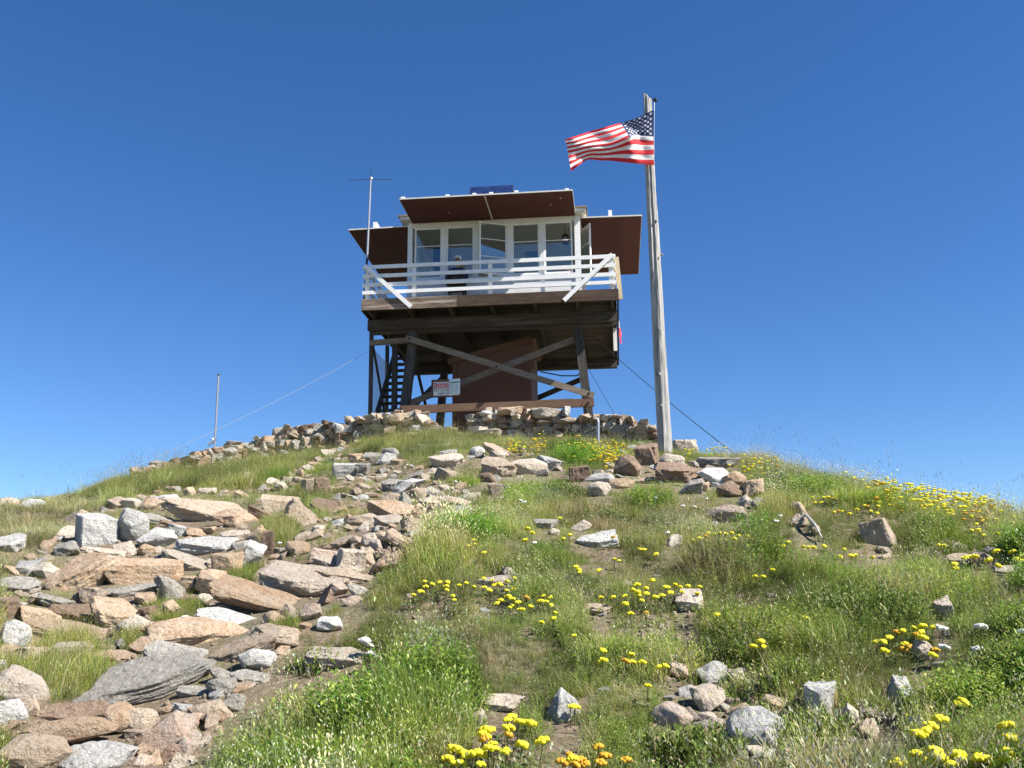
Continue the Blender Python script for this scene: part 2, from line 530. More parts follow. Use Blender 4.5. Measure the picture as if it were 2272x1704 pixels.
# ------------------------------------------------------------------ the lookout tower (drawn in tower space: X right, Y back, Z up)
tw = empty('lookout_tower', (0, 0, TZ), 'white fire lookout cab on a dark timber tower behind the summit stone wall', 'lookout tower', tower=True)
def jit(a): return random.uniform(-a, a)

# legs, splayed
def leg(xt, yt, xb, yb):
    MB().beam((xt, yt, 7.03), (xb, yb, TZ - 0.25), 0.20, 0.20, (0, 1, 0), 0.225, 0.225).build('leg', M['wz'], tw)
leg(-1.99, 0.98, -2.27, 0.86); leg(2.07, 0.98, 2.36, 0.86)
leg(-1.96, 5.25, -2.24, 5.40); leg(2.02, 5.25, 2.30, 5.40)
# cap beams and joists
MB().box(-3.10, 3.03, 0.72, 0.86, 7.035, 7.296).build('cap_beam', M['wx'], tw)
MB().box(-3.02, 3.02, 0.90, 1.06, 6.99, 7.294).build('cap_beam', M['wx'], tw)
MB().box(-3.02, 3.02, 5.20, 5.38, 7.02, 7.296).build('cap_beam', M['wx'], tw)
for x in (-2.93, -1.95, -0.95, 0.05, 1.09, 2.1, 2.93):
    MB().box(x - 0.035, x + 0.035, 0.003, 6.09, 7.30, 7.53).build('joist', M['wy'], tw)
y = 0.0; k = 0
while y < 6.07:
    w = 0.142
    MB().box(-3.035 + jit(.008), 3.03 + jit(.008), y, y + w, 7.531 + jit(.001), 7.572 + jit(.002)).build('deck_board', M['wx'], tw)
    y += w + 0.006; k += 1
# rim boards
MB().box(-3.065, -0.752, -0.045, -0.001, 7.300, 7.578).build('rim_board', M['peel'], tw)
MB().box(-0.748, 3.04, -0.045, -0.001, 7.302, 7.576).build('rim_board', M['fascia'], tw)
MB().box(-3.08, -3.04, 0.001, 6.1, 7.302, 7.576).build('rim_board', M['wy'], tw)
MB().box(3.04, 3.08, -0.044, 6.1, 7.302, 7.576).build('rim_board', M['wy'], tw)
MB().box(-3.04, 3.04, 6.094, 6.134, 7.302, 7.576).build('rim_board', M['wx'], tw)
# cross braces
def brace(p, q, m='brace', w=0.045, h=0.145): return MB().beam(p, q, w, h, (0, 0, 1)).build('cross_brace', M[m], tw)
ba = brace((-2.13, 0.735, 6.80), (2.42, 0.735, 5.20))
for p in ((0.10, 0.70, 5.99), (2.30, 0.70, 5.245), (-2.05, 0.70, 6.77)):
    MB().tube([p, (p[0], p[1] + 0.03, p[2])], 0.03, 8).build('bolt', M['dark'], ba)
brace((1.98, 1.12, 6.72), (-2.22, 1.02, 5.17))
brace((-2.10, 1.12, 6.85), (-2.20, 5.15, 4.9), 'wy'); brace((-2.02, 5.15, 6.85), (-2.26, 1.10, 4.9), 'wy')
brace((2.10, 1.12, 6.85), (2.24, 5.15, 4.9), 'wy'); brace((2.02, 5.15, 6.85), (2.30, 1.10, 4.9), 'wy')
brace((-2.05, 5.12, 5.05), (2.05, 5.12, 6.70), 'wx'); brace((2.1, 5.48, 5.05), (-2.0, 5.48, 6.70), 'wx')
# sill beams at the foot
sb = MB().beam((-2.24, 0.675, 4.985), (2.42, 0.675, 5.018), 0.10, 0.185).build('sill_beam', M['base'], tw)
for x in (-2.2, 2.28): MB().tube([(x, 0.60, 5.0), (x, 0.63, 5.0)], 0.035, 8).build('bolt', M['dark'], sb)
MB().beam((-2.05, 0.80, 5.085), (1.92, 0.80, 5.125), 0.14, 0.04).build('sill_board', M['base'], tw)
MB().beam((-2.20, 0.90, 4.95), (-2.24, 5.3, 4.95), 0.1, 0.18).build('sill_beam', M['wy'], tw)
MB().beam((2.30, 0.90, 4.95), (2.26, 5.3, 4.95), 0.1, 0.18).build('sill_beam', M['wy'], tw)

# rails round the catwalk
RZ = [(8.350, 8.440), (8.118, 8.206), (7.892, 7.982), (7.700, 7.788)]
for i, (a, b) in enumerate(RZ):
    MB().beam((-3.055, -0.02, (a + b) / 2), (3.035, -0.02, (a + b) / 2 + jit(.008)), 0.04, b - a).build('rail', M['white'], tw)
    for s in (-3.02, 3.0):
        MB().beam((s, 0.03, (a + b) / 2), (s, 6.05, (a + b) / 2 + jit(.01)), 0.04, b - a - 0.004).build('rail', M['white'], tw)
    MB().beam((-3.0, 6.075, (a + b) / 2), (2.98, 6.075, (a + b) / 2), 0.04, b - a).build('rail', M['white'], tw)
for x in (-1.80, 0.045, 1.30):
    MB().box(x - .048, x + .048, 0.003, 0.09, 7.575, 8.345).build('rail_post', M['white'], tw)
MB().box(-2.995, -2.90, 0.003, 0.095, 7.575, 8.38).build('rail_post', M['white'], tw)
MB().box(2.87, 2.976, 0.003, 0.10, 7.575, 8.46).build('rail_post', M['white'], tw)
for s in (-2.95, 2.93):
    for y in (1.5, 3.05, 4.6, 5.95):
        MB().box(s - .045, s + .045, y - .045, y + .045, 7.575, 8.35).build('rail_post', M['white'], tw)
MB().beam((-3.0, -0.072, 8.42), (-1.84, -0.072, 7.325), 0.055, 0.10).build('rail_brace', M['white'], tw)
MB().beam((2.965, -0.072, 8.42), (1.80, -0.072, 7.325), 0.055, 0.10).build('rail_brace', M['white'], tw)
MB().beam((3.06, 0.35, 8.50), (3.125, 0.32, 7.43), 0.05, 0.11, (1, 0, 0)).build('side_brace', M['pale'], tw)

# the cab
CX0, CX1, CY0, CY1, CZ0, CZ1 = -2.12, 2.13, 0.96, 5.215, 7.575, 9.80
MB().box(CX0 + .1, CX1 - .1, CY0 + .1, CY1 - .1, 7.574, 7.62).build('cab_floor', M['inner'], tw)
MB().box(CX0 - .02, CX1 + .02, CY0 - .02, CY1 + .02, 9.852, 9.90).build('ceiling', M['ceil'], tw)
for k in range(6):
    z0 = 7.577 + k * 0.125; z1 = z0 + 0.119; o = 0.004 * (k % 2)
    MB().box(CX0 + .02, CX1 - .02, CY0 + o, CY0 + .05 + o, z0, z1).build('siding_board', M['white'], tw)
    MB().box(CX0 + .02, CX1 - .02, CY1 - .05 - o, CY1 - o, z0, z1).build('siding_board', M['white'], tw)
    MB().box(CX0 + o, CX0 + .05 + o, CY0 + .06, CY1 - .06, z0, z1).build('siding_board', M['white'], tw)
    MB().box(CX1 - .05 - o, CX1 - o, CY0 + .06, CY1 - .06, z0, z1).build('siding_board', M['white'], tw)
for sx0, sx1, sy0, sy1 in ((CX0, CX1, CY0 - .045, CY0 + .09), (CX0, CX1, CY1 - .09, CY1 + .045),
                           (CX0 - .045, CX0 + .09, CY0 + .092, CY1 - .092), (CX1 - .09, CX1 + .045, CY0 + .092, CY1 - .092)):
    MB().box(sx0, sx1, sy0, sy1, 8.325, 8.372).build('window_sill', M['white'], tw)
    MB().box(sx0 + .03 * (sx1 - sx0 < 1), sx1 - .03 * (sx1 - sx0 < 1), sy0 + .03 * (sy1 - sy0 < 1), sy1 - .03 * (sy1 - sy0 < 1), 9.755, 9.85).build('window_header', M['white'], tw)
for x0, x1 in ((-2.168, -2.055), (2.05, 2.19)):
    for y0, y1 in ((0.925, 1.035), (5.14, 5.25)):
        MB().box(x0, x1, y0, y1, 7.577, 9.849).build('corner_post', M['white'], tw)

def pane_set(parent, x0, x1, y, z0, z1, bars, frame=0.045):
    pass

def window(x0, x1, axis, c, z0=8.374, z1=9.753, bars=(9.262,), hinge=None, ang=0.0):
    """a sash in the wall plane axis=c; frame is the part, pane and muntin its sub-parts"""
    fr = 0.042
    def tr(p):
        x, y, z = p
        if hinge is not None:
            dx, dy = x - hinge[0], y - hinge[1]
            x = hinge[0] + dx * math.cos(ang) - dy * math.sin(ang); y = hinge[1] + dx * math.sin(ang) + dy * math.cos(ang)
        return (x, y, z) if axis == 'y' else (y, x, z)
    def bx(mb, a0, a1, b0, b1, c0, c1):
        t = MB().box(a0, a1, b0, b1, c0, c1); mb.add([tr(p) for p in t.v], t.f)
    f = MB()
    bx(f, x0, x0 + fr, c - .018, c + .018, z0, z1); bx(f, x1 - fr, x1, c - .018, c + .018, z0, z1)
    bx(f, x0 + fr, x1 - fr, c - .018, c + .018, z0, z0 + fr * 1.3); bx(f, x0 + fr, x1 - fr, c - .018, c + .018, z1 - fr, z1)
    w = f.build('window', M['white'], tw)
    edges = [z0 + fr * 1.3] + list(bars) + [z1 - fr]
    for b in bars:
        g = MB(); bx(g, x0 + fr, x1 - fr, c - .012, c + .012, b - .009, b + .009); g.build('muntin', M['white'], w)
    for a, b in zip(edges[:-1], edges[1:]):
        g = MB(); bx(g, x0 + fr - .003, x1 - fr + .003, c - .002, c + .002, a + .008, b - .008); g.build('pane', M['glass'], w)
    return w
XS = [-2.055, -1.24, -0.42, 0.42, 1.23, 2.05]
for side, c in (('y', CY0 + .03), ('y', CY1 - .03)):
    for i in range(1, 5):
        MB().box(XS[i] - .055, XS[i] + .055, c - .035, c + .045, 8.373, 9.754).build('mullion', M['white'], tw)
    for i in range(5):
        if side == 'y' and c < 2 and i == 2:
            window(XS[i] + .057, XS[i + 1] - .057, 'y', c, bars=(9.30, 8.84), hinge=(XS[3] - .057, c - .03), ang=R(24))
        else: window(XS[i] + .057, XS[i + 1] - .057, 'y', c)
YS = [1.035, 1.86, 2.68, 3.5, 4.32, 5.14]
for c in (CX0 + .03, CX1 - .03):
    for i in range(1, 5):
        MB().box(c - .04, c + .04, YS[i] - .055, YS[i] + .055, 8.373, 9.754).build('mullion', M['white'], tw)
    for i in range(5):
        if c > 0 and i == 0: window(YS[i] + .057, YS[i + 1] - .057, 'x', c, hinge=(YS[i + 1] - .057, c + .03), ang=R(-28))
        else: window(YS[i] + .057, YS[i + 1] - .057, 'x', c)

# eaves and low hipped roof
ea = MB().box(-2.34, 2.345, 0.72, 5.46, 9.903, 9.975).build('eaves', M['cream'], tw)
rf = MB()
e = [(-2.38, 0.68, 9.978), (2.385, 0.68, 9.978), (2.385, 5.50, 9.978), (-2.38, 5.50, 9.978)]
rf.add(e + [(x, y, z + .045) for x, y, z in e] + [(-0.25, 3.09, 10.66), (0.25, 3.09, 10.66)],
       [(0, 3, 2, 1), (0, 1, 5, 4), (1, 2, 6, 5), (2, 3, 7, 6), (3, 0, 4, 7), (4, 5, 9, 8), (5, 6, 9), (6, 7, 8, 9), (7, 4, 8)])
rf.build('roof', M['shake'], tw)
for x in (-2.2, -1.5, 1.5, 2.25):   # shake ends showing above the eave
    pass

# raised shutters used as awnings
def awning(x0, x1, y0, y1, z, drop, axis, m='awn', cleats=()):
    """one lifted shutter panel: brown underside, white edge trims and cleats on top"""
    mb = MB()
    def zz(x, y): return z + drop * ((1 - (y - y0) / (y1 - y0)) if axis == 'y' else ((x - x0) / (x1 - x0) if axis == 'r' else 1 - (x - x0) / (x1 - x0)))
    c = [(x0, y0), (x1, y0), (x1, y1), (x0, y1)]
    def slab(c, a, b):
        return [(x, y, zz(x, y) + a) for x, y in c] + [(x, y, zz(x, y) + b) for x, y in c], [(3, 2, 1, 0), (4, 5, 6, 7), (0, 1, 5, 4), (1, 2, 6, 5), (2, 3, 7, 6), (3, 0, 4, 7)]
    mb.add(*slab(c, 0, .022)); p = mb.build('awning', M['awn'], tw)
    t = MB(); t.add(*slab(c, .0235, .045)); t.build('top_sheet', M['cream'], p)
    e = MB(); w = .014
    for q in ([(x0, y0 - w), (x1, y0 - w), (x1, y0 - .001), (x0, y0 - .001)], [(x0 - w, y0), (x0 - .001, y0), (x0 - .001, y1), (x0 - w, y1)],
              [(x1 + .001, y0), (x1 + w, y0), (x1 + w, y1), (x1 + .001, y1)]):
        e.add(*slab(q, .006, .040))
    e.build('edge_trim', M['cream'], p)
    for cx, cy, l, h in cleats:
        MB().beam((cx, cy, zz(cx, cy) + .046 + h / 2), (cx + .002, cy + l, zz(cx, cy) + .046 + h / 2), 0.09, h).build('cleat', M['white'], p)
    return p
awning(-2.045, -0.012, -0.63, 0.905, 9.862, -.03, 'y', cleats=((-1.98, -0.60, .5, .05), (-0.9, -0.6, .3, .05), (-0.25, -0.6, .3, .05)))
awning(0.012, 2.075, -0.63, 0.905, 9.862, -.03, 'y', cleats=((0.15, -0.6, .3, .05), (0.75, -0.6, .3, .06), (1.95, -0.6, .4, .045)))
for x, y in ((1.52, .12), (1.78, -.25), (-1.0, .3)):
    MB().tube([(x, y, 9.86 - .03 * (1 - (y + .63) / 1.535) - .004), (x, y, 9.86 - .03 * (1 - (y + .63) / 1.535) + .002)], .018, 8).build('washer', M['white'], tw)
for x, y0, y1 in ((-3.2, 1.0, 5.2), (3.2, 1.0, 5.2)):
    zq = 9.797 - .02 * (abs(x) - 2.2) / 1.52
    MB().beam((x, y0, zq - .002), (x, y1, zq - .002), .012, .004).build('panel_seam', M['wy'], tw)
MB().beam((0.0, -0.63, 9.826), (0.0, 0.90, 9.856), 0.03, 0.008).build('batten', M['cream'], tw)
awning(-3.715, -2.20, 0.96, 5.22, 9.80, -.02, 'l', cleats=((-3.05, 1.0, .5, .17), (-2.75, 2.2, .4, .05)))
awning(2.215, 3.72, 0.96, 5.22, 9.80, -.02, 'r', cleats=((2.95, 1.0, .16, .17),))
awning(-2.05, 2.05, 5.27, 6.75, 9.86, -.02, 'b')

# stair, posts and wire mesh at the left of the tower
MB().beam((-2.98, 0.75, 4.35), (-2.93, 3.05, 7.05), 0.05, 0.20, (0, 0, 1)).build('stair_stringer', M['wz'], tw)
MB().beam((-2.32, 0.75, 4.35), (-2.30, 3.05, 7.05), 0.05, 0.20, (0, 0, 1)).build('stair_stringer', M['wz'], tw)
for k in range(12):
    t = (k + 0.7) / 12.5
    y, z = 0.75 + 2.3 * t, 4.35 + 2.7 * t
    MB().box(-2.952, -2.325, y - .10, y + .10, z - .02, z + .02).build('stair_tread', M['wx'], tw)
MB().beam((-3.14, 1.30, 7.29), (-3.115, 1.30, 4.0), 0.09, 0.09, (0, 1, 0)).build('stair_post', M['wz'], tw)
MB().beam((-2.52, 1.25, 7.02), (-2.50, 1.25, 4.0), 0.13, 0.12, (0, 1, 0)).build('stair_post', M['wz'], tw)
MB().beam((-3.14, 3.05, 7.29), (-3.115, 3.05, 4.0), 0.09, 0.09, (0, 1, 0)).build('stair_post', M['wz'], tw)
MB().beam((-3.15, 1.20, 6.84), (-2.15, 1.16, 6.86), 0.06, 0.14, (0, 0, 1)).build('landing_beam', M['brace'], tw)
MB().beam((-3.10, 1.35, 6.78), (-3.10, 3.0, 5.1), 0.04, 0.09, (0, 0, 1)).build('mesh_brace', M['wy'], tw)
MB().beam((-3.09, 1.35, 4.5), (-3.09, 3.0, 6.4), 0.04, 0.09, (0, 0, 1)).build('mesh_brace', M['wy'], tw)
wm = MB()
for sgn in (1, -1):
    for i in range(-32, 70):
        y0 = 1.35 + i * .075
        pts = []
        for z in (4.1, 6.78):
            pts.append((y0 + sgn * (z - 4.1) * .55 - (0 if sgn > 0 else 0), z))
        (ya, za), (yb, zb) = pts
        lo, hi = 1.35, 3.0
        def cl(y, z, y2, z2, lim): return z + (lim - y) / (y2 - y) * (z2 - z)
        if max(ya, yb) < lo or min(ya, yb) > hi: continue
        if ya < lo: za = cl(ya, za, yb, zb, lo); ya = lo
        if ya > hi: za = cl(ya, za, yb, zb, hi); ya = hi
        if yb < lo: zb = cl(ya, za, yb, zb, lo); yb = lo
        if yb > hi: zb = cl(ya, za, yb, zb, hi); yb = hi
        wm.tube([(-3.125, ya, za), (-3.125, yb, zb)], 0.0035, 3, False)
wm.build('wire_mesh', M['metal'], tw)
MB().box(2.93, 3.02, 2.2, 2.26, 6.69, 7.29).build('white_pipe', M['white'], tw)

# ------------------------------------------------------------------ things on, in and under the tower
t = empty('solar_panel', (-0.25, 2.75, 10.6), 'blue solar panel tilted on the roof of the lookout cab', 'solar panel', tower=True)
c0, u, v = Vector((-0.84, 2.45, 11.20)), Vector((1.18, 0, 0)), Vector((0.012, .26, .42))
nrm = u.cross(v).normalized()
def slabq(o, u, v, n0, n1):
    q = [o, o + u, o + u + v, o + v]
    return [p + nrm * n0 for p in q] + [p + nrm * n1 for p in q], [(3, 2, 1, 0), (4, 5, 6, 7), (0, 1, 5, 4), (1, 2, 6, 5), (2, 3, 7, 6), (3, 0, 4, 7)]
nrm = -nrm if nrm.y > 0 else nrm
MB().add(*slabq(c0, u, v, -.03, 0)).build('panel', M['dark'], t)
for i in range(9):
    for j in range(3):
        MB().add(*slabq(c0 + u * ((i + .06) / 9 * .98 + .01) + v * ((j + .05) / 3 * .97 + .012), u * (.88 / 9), v * (.9 / 3), .0005, .003)).build('cell', M['solar'], t)
for x in (-0.7, 0.2):
    MB().beam((x, 2.52, 11.19), (x, 2.50, 10.50), .03, .03).build('leg', M['metal'], t)
    MB().beam((x, 2.70, 11.55), (x, 3.0, 10.62), .03, .03).build('leg', M['metal'], t)
MB().tube([(0.33, 2.5, 11.32), (.42, 2.5, 11.34), (.47, 2.5, 11.28), (.46, 2.5, 11.1), (.40, 2.6, 10.55)], .018, 6).build('cable', M['dark'], t)

t = empty('antenna', (-3.10, 0.3, 7.58), 'thin antenna mast with crossed whips rising beside the left railing of the lookout', 'antenna', tower=True)
MB().tube([(-3.10, .3, 7.42), (-3.045, .3, 8.75)], .030, 8).build('lower_mast', M['dark'], t)
MB().tube([(-3.045, .3, 8.75), (-3.008, .3, 10.84)], [.030, .026], 8).build('mast', M['metal'], t)
MB().ball((-2.995, .3, 10.88), .038).build('hub', M['whitecloth'], t, smooth=True)
for q in ((-3.52, .2, 10.82), (-2.50, .42, 10.88), (-3.1, .85, 10.80), (-2.93, -.2, 10.72), (-3.015, .3, 11.22)):
    MB().tube([(-3.0, .3, 10.86), q], .007, 5).build('whip', M['dark'], t)

# shed between the tower legs
sh = empty('shed', (-0.15, 2.9, TZ), 'brown plywood shed with sloping roof standing between the tower legs', 'shed', tower=True)
w = MB(); x0, x1, y0, y1 = -1.15, 0.83, 1.9, 4.1
zl, zr = 6.42, 6.90
w.add([(x0, y0, TZ - .2), (x1, y0, TZ - .2), (x1, y1, TZ - .2), (x0, y1, TZ - .2), (x0, y0, zl), (x1, y0, zr), (x1, y1, zr), (x0, y1, zl)],
      [(3, 2, 1, 0), (4, 5, 6, 7), (0, 1, 5, 4), (1, 2, 6, 5), (2, 3, 7, 6), (3, 0, 4, 7)])
w.build('wall', M['shed'], sh)
MB().beam((-1.27, 1.868, 6.455), (0.86, 1.868, 6.97), .06, .15).build('roof_trim', M['shed'], sh)
MB().beam((-1.27, 3.0, 6.485), (0.95, 3.0, 7.02), 2.20, .03, (0, 0, 1)).build('roof', M['shed'], sh)
MB().box(.855, .915, 1.88, 1.94, 6.2, 6.93).build('trim_board', M['shed'], sh)
MB().box(.66, .845, 1.873, 1.897, TZ - .1, 6.82).build('corner_board', M['shed'], sh)
MB().box(-1.165, -1.06, 1.878, 1.897, TZ - .1, 6.40).build('corner_board', M['shed'], sh)

# warning sign with lettering and a notice pinned over it
def text(s, size, pos, name, m, root, ax=1.0):
    cu = bpy.data.curves.new(name, 'FONT'); cu.body = s; cu.size = size; cu.align_x = 'LEFT'; cu.extrude = 0.0015; cu.resolution_u = 2
    o = bpy.data.objects.new(name, cu); COL.objects.link(o)
    bpy.context.view_layer.update()
    me = bpy.data.meshes.new_from_object(o.evaluated_get(bpy.context.evaluated_depsgraph_get()))
    bpy.data.objects.remove(o); bpy.data.curves.remove(cu)
    for v in me.vertices:
        x, y, z = v.co
        v.co = Vector((pos[0] + x * ax, pos[1] - z, pos[2] + y)) - BASE[root_of(root).name]
    me.materials.clear(); me.materials.append(m); me.name = name
    o = bpy.data.objects.new(name, me); COL.objects.link(o); o.parent = root
    return o
sg = empty('danger_sign', (-1.13, .74, 5.25), 'white danger sign with a red oval on a brown board bolted to the tower', 'sign', tower=True)
MB().box(-1.475, -0.770, .665, .69, 5.265, 5.705).build('backing_board', M['shed'], sg)
MB().box(-1.42, -0.80, .655, .664, 5.305, 5.640).build('sign_face', M['signwhite'], sg)
MB().box(-1.405, -0.81, .651, .6545, 5.475, 5.618).build('black_band', M['signblack'], sg)
def oval(xa, xb, z0, z1, y0, y1):
    n = 12; r = (z1 - z0) / 2; zc = (z0 + z1) / 2; ring = []
    for i in range(n + 1):
        a = math.pi / 2 + math.pi * i / n; ring.append((xa + r + r * math.cos(a), zc + r * math.sin(a)))
    for i in range(n + 1):
        a = -math.pi / 2 + math.pi * i / n; ring.append((xb - r + r * math.cos(a), zc + r * math.sin(a)))
    k = len(ring)
    return [(x, y0, z) for x, z in ring] + [(x, y1, z) for x, z in ring], [tuple(range(k)), tuple(range(2 * k - 1, k - 1, -1))] + [(i, i + k, (i + 1) % k + k, (i + 1) % k) for i in range(k)]
MB().add(*oval(-1.395, -0.82, 5.484, 5.610, .648, .6505)).build('oval_border', M['signwhite'], sg)
MB().add(*oval(-1.378, -0.84, 5.498, 5.596, .645, .6475)).build('red_oval', M['signred'], sg)
text('DANGER', .105, (-1.335, .643, 5.510), 'lettering', M['signwhite'], sg)
text('RISK OF FALLING', .074, (-1.405, .653, 5.405), 'lettering', M['signblack'], sg, .92)
text('KEEP OFF', .074, (-1.315, .653, 5.325), 'lettering', M['signblack'], sg)
pn = empty('paper_notice', (-.9, .64, 5.28), 'pale paper notice with green heading pinned over the danger sign', 'notice', tower=True)
pm = MB(); vs = []
for i in range(9):
    a = i / 8; x = -1.035 + .27 * a; yy = .632 - .03 * math.sin(a * math.pi * .6) * 1.0
    for j in range(6):
        b = j / 5; z = 5.285 + .025 * a * (1 - b) + (.40 + .015 * a) * b - .0
        vs.append((x, yy - .012 * (1 - b) * a, z))
fs = [(i * 6 + j, (i + 1) * 6 + j, (i + 1) * 6 + j + 1, i * 6 + j + 1) for i in range(8) for j in range(5)]
n = len(vs)
pm.add(vs + [(x, y + .003, z) for x, y, z in vs], fs + [tuple(q + n for q in f[::-1]) for f in fs])
pm.build('sheet', M['paper'], pn)
g = MB()
zz = [5.615, 5.60, 5.606, 5.597, 5.61, 5.603, 5.618, 5.606]
for i in range(7):
    a0, a1 = i / 8 + .08, (i + 1) / 8 + .08
    g.beam((-1.035 + .27 * a0, .595, zz[i]), (-1.035 + .27 * a1, .592, zz[i + 1]), .003, .022)
g.build('heading', M['papergreen'], pn)
g = MB()
for r_ in range(9):
    zq = 5.56 - r_ * .028
    for c_ in (0, 1): g.beam((-1.01 + c_ * .115, .594, zq), (-1.01 + c_ * .115 + random.uniform(.06, .10), .592, zq), .002, .008)
g.build('print', M['papergrey'], pn)

# red cloth hanging off the deck edge
c = empty('red_cloth', (3.10, 2.5, 7.03), 'small red cloth hanging off the side of the lookout deck', 'cloth', tower=True)
g = MB(); vs = []
for i in range(5):
    for j in range(8):
        vs.append((3.085 + .012 * i + .010 * math.sin(j * 1.3 + i), 2.45 + .03 * i + .02 * math.sin(j), 7.36 - .05 * j - .012 * i * (j > 5) + .01 * math.sin(i * 2)))
fs = [(i * 8 + j, i * 8 + j + 1, (i + 1) * 8 + j + 1, (i + 1) * 8 + j) for i in range(4) for j in range(7)]
n = len(vs); g.add(vs + [(x + .004, y, z) for x, y, z in vs], fs + [tuple(q + n for q in f[::-1]) for f in fs])
g.build('cloth', M['red'], c)
MB().tube([(3.09, 2.5, 7.36), (3.085, 2.5, 7.56)], .012, 5).build('tie', M['whitecloth'], c)

# lantern, chart, box seen through the windows
l = empty('hanging_lantern', (1.80, 1.35, 9.25), 'black lantern hanging inside the rightmost front window of the cab', 'lantern', tower=True)
MB().tube([(1.80, 1.35, 9.30), (1.80, 1.35, 9.33)], [.085, .075], 10).build('base', M['dark'], l)
MB().tube([(1.80, 1.35, 9.33), (1.80, 1.35, 9.42), (1.80, 1.35, 9.49)], [.045, .055, .04], 10).build('glass_globe', M['metal'], l)
MB().tube([(1.80, 1.35, 9.49), (1.80, 1.35, 9.53), (1.80, 1.35, 9.58)], [.10, .08, .03], 10).build('hood', M['dark'], l)
MB().tube([(1.80, 1.35, 9.58), (1.80, 1.35, 9.85)], .006, 4).build('hook', M['dark'], l)
b = MB().box(1.42, 1.92, 1.15, 1.5, 8.38, 8.58).build('wooden_box', M['boxwood'])
def adopt(o, tloc, label, cat):
    """a single-mesh thing drawn in tower space"""
    o.data.transform(Matrix.Translation(-Vector(tloc))); o.location = TM @ Vector(tloc); o.rotation_euler = (0, 0, -YAW)
    return props(o, label, cat)
adopt(b, (1.67, 1.32, 8.38), 'orange brown wooden box on the sill behind the rightmost front window', 'box')
b = MB().box(1.35, 1.98, 1.12, 1.55, 7.62, 8.378).build('cabinet', M['inner'])
adopt(b, (1.67, 1.32, 7.62), 'pale low cabinet under the wooden box inside the cab', 'cabinet')
b = MB().box(0.60, 1.20, 3.2, 4.0, 9.835, 9.85).build('green_chart', M['green'])
adopt(b, (.9, 3.6, 9.835), 'green chart fixed to the ceiling inside the cab', 'chart')
b = MB().box(-1.75, -1.35, 2.2, 2.5, 9.1, 9.7); b = b.ball((-1.55, 2.35, 9.08), .2, .15, .12).build('blue_jacket', M['navy'])
adopt(b, (-1.55, 2.35, 9.0), 'dark blue jacket hanging inside the leftmost front window', 'jacket')

# person sitting on a chair on the catwalk, boots propped on the rail
def skin_body(name, verts, edges, rad, m, root, sub=2):
    base = BASE[root_of(root).name]
    me = bpy.data.meshes.new(name); me.from_pydata([tuple(Vector(v) - base) for v in verts], edges, [])
    me.materials.append(m)
    o = bpy.data.objects.new(name, me); COL.objects.link(o); o.parent = root
    md = o.modifiers.new('skin', 'SKIN'); md.use_smooth_shade = True
    for i, r_ in enumerate(rad):
        sv = me.skin_vertices[0].data[i]; sv.radius = r_ if isinstance(r_, tuple) else (r_, r_); sv.use_root = (i == 0)
    s = o.modifiers.new('sub', 'SUBSURF'); s.levels = s.render_levels = sub
    return o
PX = -0.86
pr = empty('person', (PX, .68, 8.02), 'person in white cap and dark glasses sitting on the catwalk with boots against the rail', 'person', tower=True)
vb = [(PX, .70, 8.10), (PX, .74, 8.28), (PX + .005, .76, 8.45), (PX + .01, .74, 8.55), (PX + .015, .71, 8.62), (PX + .02, .69, 8.72), (PX + .02, .69, 8.79)]
eb = [(i, i + 1) for i in range(6)]; rb = [(.15, .11), (.15, .105), (.16, .10), (.07, .06), (.05, .055), (.078, .095), (.06, .08)]
for s in (-1, 1):
    i = len(vb)
    vb += [(PX + s * .17, .75, 8.48), (PX + s * .25, .62, 8.27), (PX + s * .12, .45, 8.20), (PX + s * .06, .40, 8.20)]
    eb += [(2, i), (i, i + 1), (i + 1, i + 2), (i + 2, i + 3)]; rb += [.06, .045, .032, .03]
    i = len(vb)
    vb += [(PX + s * .09, .64, 8.10), (PX + s * .15, .34, 8.30), (PX + s * .135, .16, 7.95)]
    eb += [(0, i), (i, i + 1), (i + 1, i + 2)]; rb += [.085, .062, .042]
skin_body('body', vb, eb, rb, M['skin'], pr)
vj = vb[:4]; ej = eb[:3]; rj = [(.175, .13), (.17, .125), (.175, .115), (.09, .08)]
vj = list(vj); ej = list(ej)
for s in (-1, 1):
    i = len(vj)
    vj += [(PX + s * .175, .75, 8.48), (PX + s * .255, .62, 8.265), (PX + s * .14, .47, 8.205)]
    ej += [(2, i), (i, i + 1), (i + 1, i + 2)]; rj += [.078, .06, .048]
skin_body('jacket', vj, ej, rj, M['navy'], pr)
vt = [(PX, .69, 8.10)]; et = []; rt = [(.165, .12)]
for s in (-1, 1):
    i = len(vt)
    vt += [(PX + s * .095, .63, 8.10), (PX + s * .15, .34, 8.31), (PX + s * .137, .18, 7.99)]
    et += [(0, i), (i, i + 1), (i + 1, i + 2)]; rt += [.10, .078, .058]
skin_body('trousers', vt, et, rt, M['black'], pr)
for s in (-1, 1):
    x = PX + s * .13
    skin_body('boot', [(x, .13, 7.94), (x, .085, 7.885), (x + s * .01, .075, 8.02), (x + s * .015, .075, 8.13)], [(0, 1), (1, 2), (2, 3)],
              [(.058, .058), (.048, .045), (.052, .04), (.045, .035)], M['black'], pr)
    for f in range(5):
        fx = PX + s * (.075 - .022 * f * .8)
        skin_body('finger', [(fx, .405, 8.20), (fx - s * .012, .365, 8.185), (fx - s * .02, .35, 8.16)], [(0, 1), (1, 2)], [.011, .010, .008], M['skin'], pr, 1)
hx, hy, hz_ = PX + .02, .69, 8.735
MB().ball((hx, hy + .004, hz_ + .055), .092, .11, .075, 14, 8).build('cap', M['whitecloth'], pr, smooth=True)
MB().ball((hx, hy - .10, hz_ + .045), .065, .07, .014, 12, 6).build('cap_brim', M['whitecloth'], pr, smooth=True)
